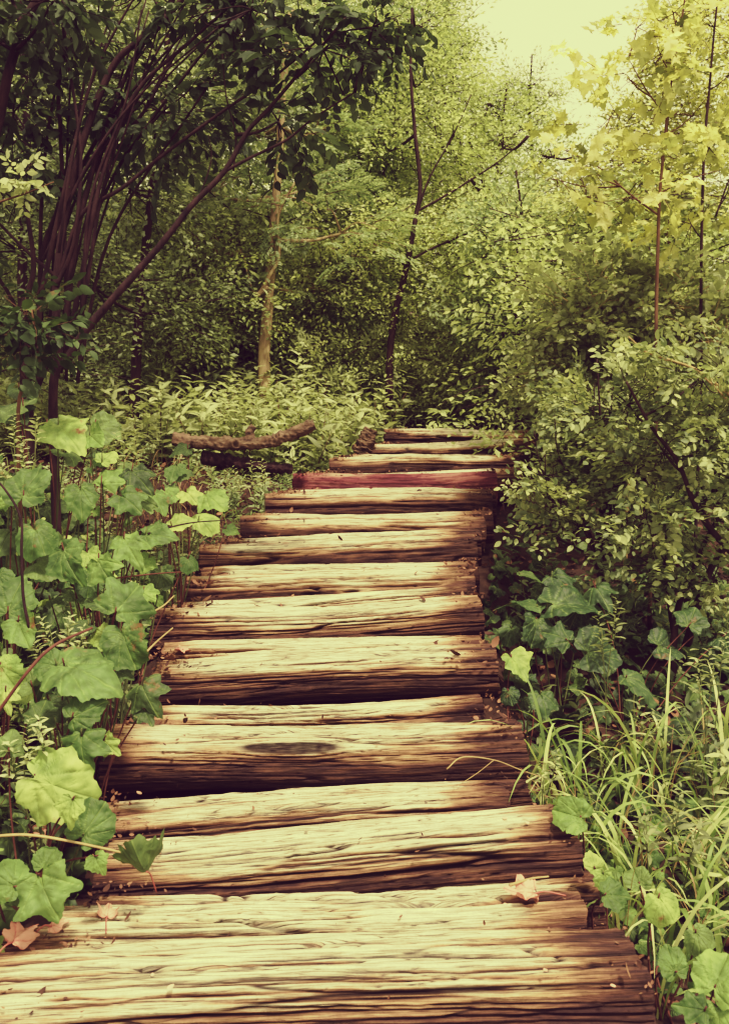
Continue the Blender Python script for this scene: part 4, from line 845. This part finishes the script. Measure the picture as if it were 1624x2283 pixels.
RP = [
 ('shaded butterbur plant with wide flat leaves in the hollow beneath the right shrub', [(1175, 1345, 150, 3.6, 160, .25, 'round', 'leaf_big_shade'), (1260, 1345, 160, 3.6, 10, .25, 'round', 'leaf_big_shade'), (1195, 1400, 100, 3.5, -100, .7, 'round', 'leaf_big_shade'), (1310, 1360, 120, 3.7, 0, .3, 'round', 'leaf_big_shade')]),
 ('single kidney-shaped leaf standing in the dark hollow by the fifth step end', [(1172, 1280, 85, 3.9, 0, .3, 'round', 'leaf_big_dark')]),
 ('coltsfoot with a glossy notched leaf at the right end of the fourth step', [(1150, 1478, 92, 3.2, -60, .6, 'round'), (1135, 1550, 60, 3.1, -80, .7, 'round', 'leaf_big_shade'), (1210, 1560, 80, 3.1, -80, .6, 'lobed', 'leaf_big_shade')]),
 ('shaded plant with brown-edged leaves behind the long grass', [(1250, 1420, 110, 3.4, 150, .5, 'lobed', 'leaf_big_shade'), (1330, 1450, 150, 3.4, 20, .6, 'round', 'leaf_big_shade'), (1420, 1520, 130, 3.3, -30, .5, 'round', 'leaf_big_shade'), (1480, 1440, 120, 3.6, 20, .4, 'round', 'leaf_big_shade'), (1540, 1380, 110, 3.6, 60, .5, 'round', 'leaf_big_shade')]),
 ('plant with a bright heart leaf resting on the right end of the second step', [(1275, 1818, 120, 2.35, 160, .65, 'round')]),
 ('small coltsfoot with a folded pale leaf at the right end of the lowest steps', [(1325, 1925, 62, 2.2, 90, .7, 'round'), (1365, 1995, 85, 2.1, 0, .4, 'round'), (1345, 1960, 60, 2.15, -90, .9, 'shield')]),
 ('coltsfoot with soft round leaves below the grass on the right', [(1480, 2015, 95, 2.1, -60, .7, 'round'), (1420, 1960, 60, 2.3, 100, .5, 'round', 'leaf_big_dark'), (1560, 2090, 80, 2.05, -60, .5, 'round', 'leaf_big_dark'), (1500, 2150, 75, 1.95, 100, .8, 'round')]),
 ('big pale lobed leaves in the lower right corner of the picture', [(1600, 2180, 130, 1.75, 60, .75, 'round'), (1550, 2250, 120, 1.7, 170, .7, 'lobed'), (1610, 2260, 110, 1.72, -60, .7, 'round')]),
]
for i_, (lab, lv) in enumerate(RP): big_plant('broad_leaved_plant', lab, 'plant', lv, GR, fillers=[3, 0, 2, 4, 0, 0, 2, 1][i_], seed=90+i_, fmat='leaf_big_shade' if i_ < 4 else 'leaf_big_dark', stem_r=.0022)
def cover(name, label, P, size, mat, seed, face=.5):
    r = np.random.RandomState(seed); n = len(P); parts = []; o = 0; Vs, Fs, As, Vv = [], [], [], []
    for w, kind in enumerate(('round', 'lobed', 'shield', 'shield', 'round')):
        k = np.arange(n) % 5 == w; V, Q, T, vv = big_leaf_mesh(kind, 60+w, 30, 4); F = np.vstack([T, Q[:, [0, 1, 2]], Q[:, [0, 2, 3]]]); m = k.sum()
        nn = np.stack([r.normal(0, .45, m), -face+r.normal(0, .35, m), np.full(m, 1.)], 1); an = r.uniform(0, 2*PI, m)
        dd = np.stack([np.cos(an), np.sin(an)*.5-.3, r.normal(-.35, .3, m)], 1)
        VV, FF, a = inst(V, F, frames(dd, nn), P[k], r.uniform(.5, 1.2, m)*size, None, r.rand(m))
        Vs.append(VV); Fs.append(FF+o); As.append(a); Vv.append(np.tile(vv, m)); o += len(VV)
    me = mesh_from(name, np.vstack(Vs), np.vstack(Fs), [mat], attrs={'tint': np.concatenate(As), 'vein': np.concatenate(Vv)})
    tag(link(name, me), label, 'ground cover', None, 'stuff')
def cover_pts(r, n, side, y0, y1, wmax, hmax):
    y = r.uniform(y0, y1, n); _, xl, xr = stair(y); e = r.rand(n)**.8*wmax+.03; x = np.where(side < 0, xl-e, xr+e)
    return np.stack([x, y, ground(x, y)+.02+r.rand(n)*np.minimum(hmax, .05+e*.5)], 1)
r = np.random.RandomState(50)
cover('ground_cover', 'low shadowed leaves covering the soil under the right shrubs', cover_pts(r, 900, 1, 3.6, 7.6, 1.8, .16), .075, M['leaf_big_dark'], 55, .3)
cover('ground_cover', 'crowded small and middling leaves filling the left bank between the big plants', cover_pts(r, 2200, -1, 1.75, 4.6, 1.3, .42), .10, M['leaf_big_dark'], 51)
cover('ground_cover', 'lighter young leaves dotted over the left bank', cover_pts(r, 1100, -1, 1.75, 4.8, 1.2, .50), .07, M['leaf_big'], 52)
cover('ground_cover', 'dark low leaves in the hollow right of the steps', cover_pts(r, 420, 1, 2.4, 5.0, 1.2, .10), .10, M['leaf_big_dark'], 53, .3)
cover('ground_cover', 'small round leaves under the long grass at the lower right', cover_pts(r, 300, 1, 1.7, 3.0, .9, .14), .06, M['leaf_big'], 54)
# herb plants with narrow bright leaves
def herb_plant(label, tips, d, size, leaf='leaf_herb', group='narrow-leaved herbs on the banks', tint=.6, seed=0):
    r = np.random.RandomState(seed); P = [at(x, y, d) for x, y in tips]; c = sum(P, Vector())/len(P)
    b = Vector((c.x, c.y+.05, gz(c.x, c.y+.05)-.02)); root = empty('leafy_herb', b, label, 'herb', group)
    for p in P:
        foot = b+Vector((r.uniform(-.03, .03), r.uniform(-.03, .03), 0)); V, Q, T = tube([foot-b, (foot+p)/2-b+Vector((r.uniform(-.02, .02), 0, .02)), p-b], .0025, .0015, 5, 0, 0, 4)
        st = link('stem', mesh_from('stem', V, T, [M['stem_green']], quads=Q), root)
        L = size/F_*d; dr = (p-foot).normalized(); base = np.array([p-b-dr*L*.7]); D = np.array([dr])+r.normal(0, .12, (1, 3))
        link('leaves', sprays_mesh('leaves', 'herb', base, D, np.array([L]), np.array([tint]), [M[leaf], M['stem_green']], rs=r), st)
HP = [('bright narrow-leaved herb at the far left of the bank top', [(30, 950), (80, 940), (50, 1000), (15, 1020)], 3.1, 85, .75), ('pale herb sprigs rising between the big leaves near the fallen log', [(270, 960), (300, 985), (255, 990)], 3.3, 90, .55),
      ('pale serrated herb by the left edge beside the knotted log', [(50, 1640), (20, 1680), (100, 1620), (70, 1690)], 2.2, 110, .85), ('small bright herb sprigs under the wrinkled leaves', [(110, 1400), (150, 1390), (85, 1430), (180, 1420)], 2.6, 90, .75),
      ('cut-leaved herb drooping among the grass at the right', [(1440, 1830), (1500, 1800), (1550, 1850)], 2.4, 150, .35), ('five-fingered seedling in front of the dark hollow', [(1340, 1400), (1370, 1370)], 3.3, 110, .4),
      ('slim herb with drooping leaves at the far right behind the grass', [(1590, 1480), (1560, 1500), (1610, 1440)], 3.0, 100, .6), ('leafy herb tangled in the grass tips right of the second step', [(1240, 1700), (1210, 1740)], 2.6, 90, .5),
      ('yellow green herb tuft left of the fallen log', [(330, 960), (360, 940), (300, 930)], 4.6, 90, .6), ('low herb with broad light leaves under the fallen log', [(560, 1050), (590, 1045), (530, 1060)], 5.2, 70, .75)]
for i_, (lab, tips, d, s, t) in enumerate(HP): herb_plant(lab, tips, d, s, tint=t, seed=i_+5)
# ---------------------------------------------------------------- things lying on the steps
def flat_leaf(label, px, py, d, size, hd, kind='lobed', mat='pinkleaf', curl=.25, lift=.012, cat='fallen leaf', group='fallen leaves lying on the steps', stalk=True, tilt=(0, 0)):
    V, Q, T, vv = big_leaf_mesh(kind, 70+int(px) % 7); s = size/F_*d
    V = V.copy(); V[:, 2] = V[:, 2]*1.1+curl*(np.hypot(V[:, 0], V[:, 1])**2)*1.6+.05*np.sin(V[:, 0]*14+px)
    V *= s
    p = at(px, py, d); root = empty('fallen_leaf', p, label, cat, group)
    root.rotation_euler = (tilt[0], tilt[1], math.radians(hd-90))
    link('blade', mesh_from('blade', V, T, [M[mat]], quads=Q, attrs={'tint': np.full(len(V), .7)-.5*vv, 'vein': vv}), root)
    if stalk:
        V, Q, T = tube([(0, -.22*s, 0), (0, -.5*s, .01), (.06*s, -1.0*s, .002)], .0022, .0016, 6, 0, 0, 5)
        link('stalk', mesh_from('stalk', V, T, [M['pinkleaf']], quads=Q, attrs={'tint': np.full(len(V), .2)}), root)
    return root
def dtop(px, py):
    """depth at which the view ray through this place meets the stair surface"""
    best = None
    for dd in np.linspace(1.3, 8, 1200):
        p = at(px, py, dd); k = int(np.searchsorted([x[0] for x in RIS], dd))
        if k < 1 or k >= len(RIS): continue
        z = BL[k].z+(BR[k].z-BL[k].z)*(p.x-BL[k].x)/(BR[k].x-BL[k].x)
        if p.z <= z+.010: return dd-.004
    return 2.0
flat_leaf('pink and cream curled maple leaf lying on the lowest step, right of centre', 1170, 1990, dtop(1170, 1990), 95, 175, tilt=(.1, -.1))
flat_leaf('small pinkish leaf on the left end of the fourth step', 405, 1445, dtop(405, 1445), 40, 20, 'shield', stalk=False)
GD = 'dead leaves in the lower left corner'
def on_ground(px, py):
    for dd in np.linspace(1.3, 9, 1500):
        p = at(px, py, dd)
        if p.z <= gz(p.x, p.y)+.02: return dd-.01
    return 2.0
for lab, px, py, s, hd, k_ in [('dusty pink crumpled dead leaf by the left edge of the nearest step', 45, 2085, 95, 60, 'lobed'), ('small pale dead leaf with ragged lobes near the left end of the nearest logs', 240, 2035, 60, 100, 'lobed'), ('little dead leaf between the two larger dead ones', 125, 2062, 50, 10, 'shield'), ('reddish dead leaf in the shade under the large round leaf', 105, 1840, 70, 30, 'round')]:
    dd = min(on_ground(px, py), dtop(px, py)) if px < 205 else dtop(px, py)
    flat_leaf(lab, px, py, dd, s, hd, k_, group=GD, tilt=(.35, .1))
# wilted hanging leaf
wl = flat_leaf('wilted folded leaf, half brown, drooping on the left end of the second step', 318, 1930, 2.03, 130, -80, 'shield', mat='leaf_big_dark', curl=.9, group='fallen leaves lying on the steps', tilt=(1.0, .3))
# dry stem and grass seed stalk across the second step
def stick(name, label, cat, pts, r0, r1, mat, extra=()):
    b = pts[0]; root = empty(name, b, label, cat)
    link('stalk', tubes_mesh('stalk', [tube([p-b for p in pts], r0, r1, 6, .1, 1, 6)], mat), root)
    for e in extra: link('branchlet', tubes_mesh('branchlet', [tube([p-b for p in e], r1, r1*.6, 5, .1, 2, 5)], mat), root)
def S(px, py, up=.0): p = at(px, py, dtop(px, py)); p.z += up; return p
stick('dry_stem', 'dry bent grass stem lying across the back of the second step', 'stem', [S(995, 1722, .01), S(1030, 1712, .035), S(1100, 1722, .04), S(1160, 1738, .03), S(1215, 1750, .02)], .0022, .0014, M['twig_pale'], [[S(1100, 1722, .04), S(1060, 1740, .02), S(1010, 1762, .006)]])
stick('dead_twig', 'thin dead twig pointing left from the lower step near the pink leaf', 'twig', [S(1135, 1983, .01), S(1180, 1972, .014), S(1222, 1963, .01)], .004, .002, M['twig_pale'])
stick('dead_twig', 'pale dead twig sticking up from the left end of the sixth step', 'twig', [at(335, 1368, 3.1), at(365, 1350, 3.15), at(388, 1328, 3.2)], .0035, .002, M['twig_pale'])
stick('dead_twig', 'pale dead twig slanting over the left end of the fifth step', 'twig', [at(325, 1455, 2.8), at(350, 1430, 2.85), at(385, 1400, 2.9)], .0035, .002, M['twig_pale'])
stick('woody_stem', 'slender dark upright stem at the left edge of the bank', 'stem', [at(65, 1400, 2.55), at(52, 1330, 2.55), at(48, 1230, 2.56), at(46, 1155, 2.58), at(10, 1090, 2.6), at(-40, 1040, 2.6)], .005, .003, M['bark_dark'])
stick('woody_stem', 'reddish runner slanting across the lower left leaves', 'stem', [at(-20, 1610, 2.2), at(60, 1500, 2.2), at(120, 1440, 2.25), at(205, 1400, 2.35)], .005, .0035, M['stem_red'])
stick('woody_stem', 'pale horizontal stalk under the round leaves, lower left', 'stem', [at(-20, 1865, 2.0), at(60, 1862, 2.0), at(150, 1875, 2.02), at(290, 1905, 2.05)], .0035, .0028, M['twig_pale'])
stick('woody_stem', 'thin red runner reaching the seventh step from the left bank', 'stem', [at(250, 1290, 2.9), at(310, 1283, 3.0), at(360, 1278, 3.1), at(410, 1275, 3.2)], .003, .002, M['stem_red'])
stick('woody_stem', 'dark runner stem under the leaves beside the eighth step', 'stem', [at(330, 1190, 3.1), at(370, 1178, 3.2), at(430, 1165, 3.4), at(500, 1160, 3.7)], .004, .0025, M['bark_dark'])
r = np.random.RandomState(77); PP = []
for q in range(3200):
    y = r.uniform(1.7, 7.6); _, xl, xr = stair(y); e = abs(r.normal(0, .10)); x = xl+e if r.rand() < .68 else xr-e*.8
    if r.rand() < .12: x = r.uniform(xl, xr)
    k = int(np.searchsorted([v[0] for v in RIS], y)); z = BL[k].z+(BR[k].z-BL[k].z)*(x-BL[k].x)/(BR[k].x-BL[k].x) if k < len(RIS) else 0
    PP.append((x, y, z+r.uniform(-.012, .004)))
PP = np.array(PP); D = r.normal(0, 1, (len(PP), 3)); D[:, 2] *= .3; U = r.normal(0, .5, (len(PP), 3)); U[:, 2] = 1; tv, tf = t_oval(.6, -.4)
V, F, a = inst(tv, tf, frames(D, U), PP, r.uniform(.003, .016, len(PP))*np.where(r.rand(len(PP)) < .08, 2.2, 1)*np.where(PP[:, 1] < 3, 1, 1.5), None, r.rand(len(PP)))
tag(link('leaf_crumbs', mesh_from('leaf_crumbs', V, F, [M['litter']], attrs={'tint': a})), 'brown leaf crumbs and soil gathered at the ends of the steps', 'leaf litter', None, 'stuff')
# small pale petals and sprouts on the treads
def petal(px, py, s, mat, name='petal', cat='petal', lab=''):
    tv, tf = t_oval(.7, -.2); L = s/F_*dtop(px, py); p = S(px, py, .006)
    me = mesh_from(name, tv*L-np.array([0, L/2, 0]), tf, [mat], attrs={'tint': np.full(len(tv), .9)}); o = link(name, me, None, p)
    o.rotation_euler = (R.uniform(-.2, .2), R.uniform(-.2, .2), R.uniform(0, 6)); tag(o, lab, cat, 'tiny petals and seeds on the steps'); return o
for px, py, s in [(380, 2298-90, 20), (385, 1686, 14), (1126, 2022, 12), (1365, 2290-85, 16), (1125, 1830, 14), (1175, 1840, 12), (310, 1773, 16), (1215, 2170, 14), (340, 2180, 12)]:
    petal(px, py, s, M['pinkleaf'], lab='tiny pale petal or seed fallen on the weathered steps')
# ---------------------------------------------------------------- light, sky, camera
sc = bpy.context.scene
w = bpy.data.worlds.new('World'); sc.world = w; w.use_nodes = True; nt = w.node_tree; nt.nodes.clear()
sun_dir = Vector((.24, -.46, 1.0)).normalized()
el = math.asin(sun_dir.z); az = math.atan2(sun_dir.x, sun_dir.y)
sky = nt.nodes.new('ShaderNodeTexSky'); sky.sky_type = 'NISHITA'; sky.sun_disc = False; sky.sun_elevation = el; sky.sun_rotation = az; sky.dust_density = 3; sky.air_density = 1.2
mx = nt.nodes.new('ShaderNodeMixRGB'); mx.inputs[0].default_value = .75; mx.inputs[2].default_value = (9.5, 9.2, 7.4, 1)
bg = nt.nodes.new('ShaderNodeBackground'); bg.inputs[1].default_value = .145; ow = nt.nodes.new('ShaderNodeOutputWorld')
nt.links.new(sky.outputs[0], mx.inputs[1]); nt.links.new(mx.outputs[0], bg.inputs[0]); nt.links.new(bg.outputs[0], ow.inputs[0])
sl = bpy.data.lights.new('sun', 'SUN'); sl.energy = 4.5; sl.angle = math.radians(6); sl.color = (1, .94, .84)
so = bpy.data.objects.new('sun', sl); C.objects.link(so); so.rotation_euler = sun_dir.to_track_quat('Z', 'Y').to_euler(); so.location = (3, 3, 8)
cam = bpy.data.cameras.new('camera'); co = bpy.data.objects.new('camera', cam); C.objects.link(co)
cam.sensor_fit = 'HORIZONTAL'; cam.sensor_width = 36; cam.lens = 36*F_/1624; cam.clip_start = .05; cam.clip_end = 500
co.rotation_euler = (PI/2-PITCH, 0, 0); sc.camera = co
cam.dof.use_dof = True; cam.dof.focus_distance = 3.4; cam.dof.aperture_fstop = 9
sc.view_settings.view_transform = 'Standard'; sc.view_settings.look = 'None'; sc.view_settings.exposure = 0; sc.view_settings.gamma = 1
# the photograph's print tone: lifted plum blacks, straw-coloured whites
vs = sc.view_settings; vs.use_curve_mapping = True; cm = vs.curve_mapping
def curve(c, pts):
    while len(c.points) < len(pts): c.points.new(.5, .5)
    for p, (x, y) in zip(c.points, pts): p.location = (x, y)
cm.use_clip = True; cm.clip_max_x = 1; cm.clip_max_y = 1
TONE = dict(R=[(0, .010), (.03, .040), (.18, .30), (.48, .64), (.80, .745)], G=[(0, .002), (.03, .026), (.18, .265), (.48, .62), (.80, .765)], B=[(0, .010), (.03, .028), (.18, .18), (.48, .36), (.80, .43)])
for c, k in zip(cm.curves, 'RGB'): curve(c, TONE[k])
cm.update()
sc.cycles.use_denoising = True
try: sc.cycles.denoiser = 'OPENIMAGEDENOISE'
except Exception: pass
sc.cycles.max_bounces = 7; sc.cycles.diffuse_bounces = 4; sc.cycles.glossy_bounces = 2; sc.cycles.transmission_bounces = 4
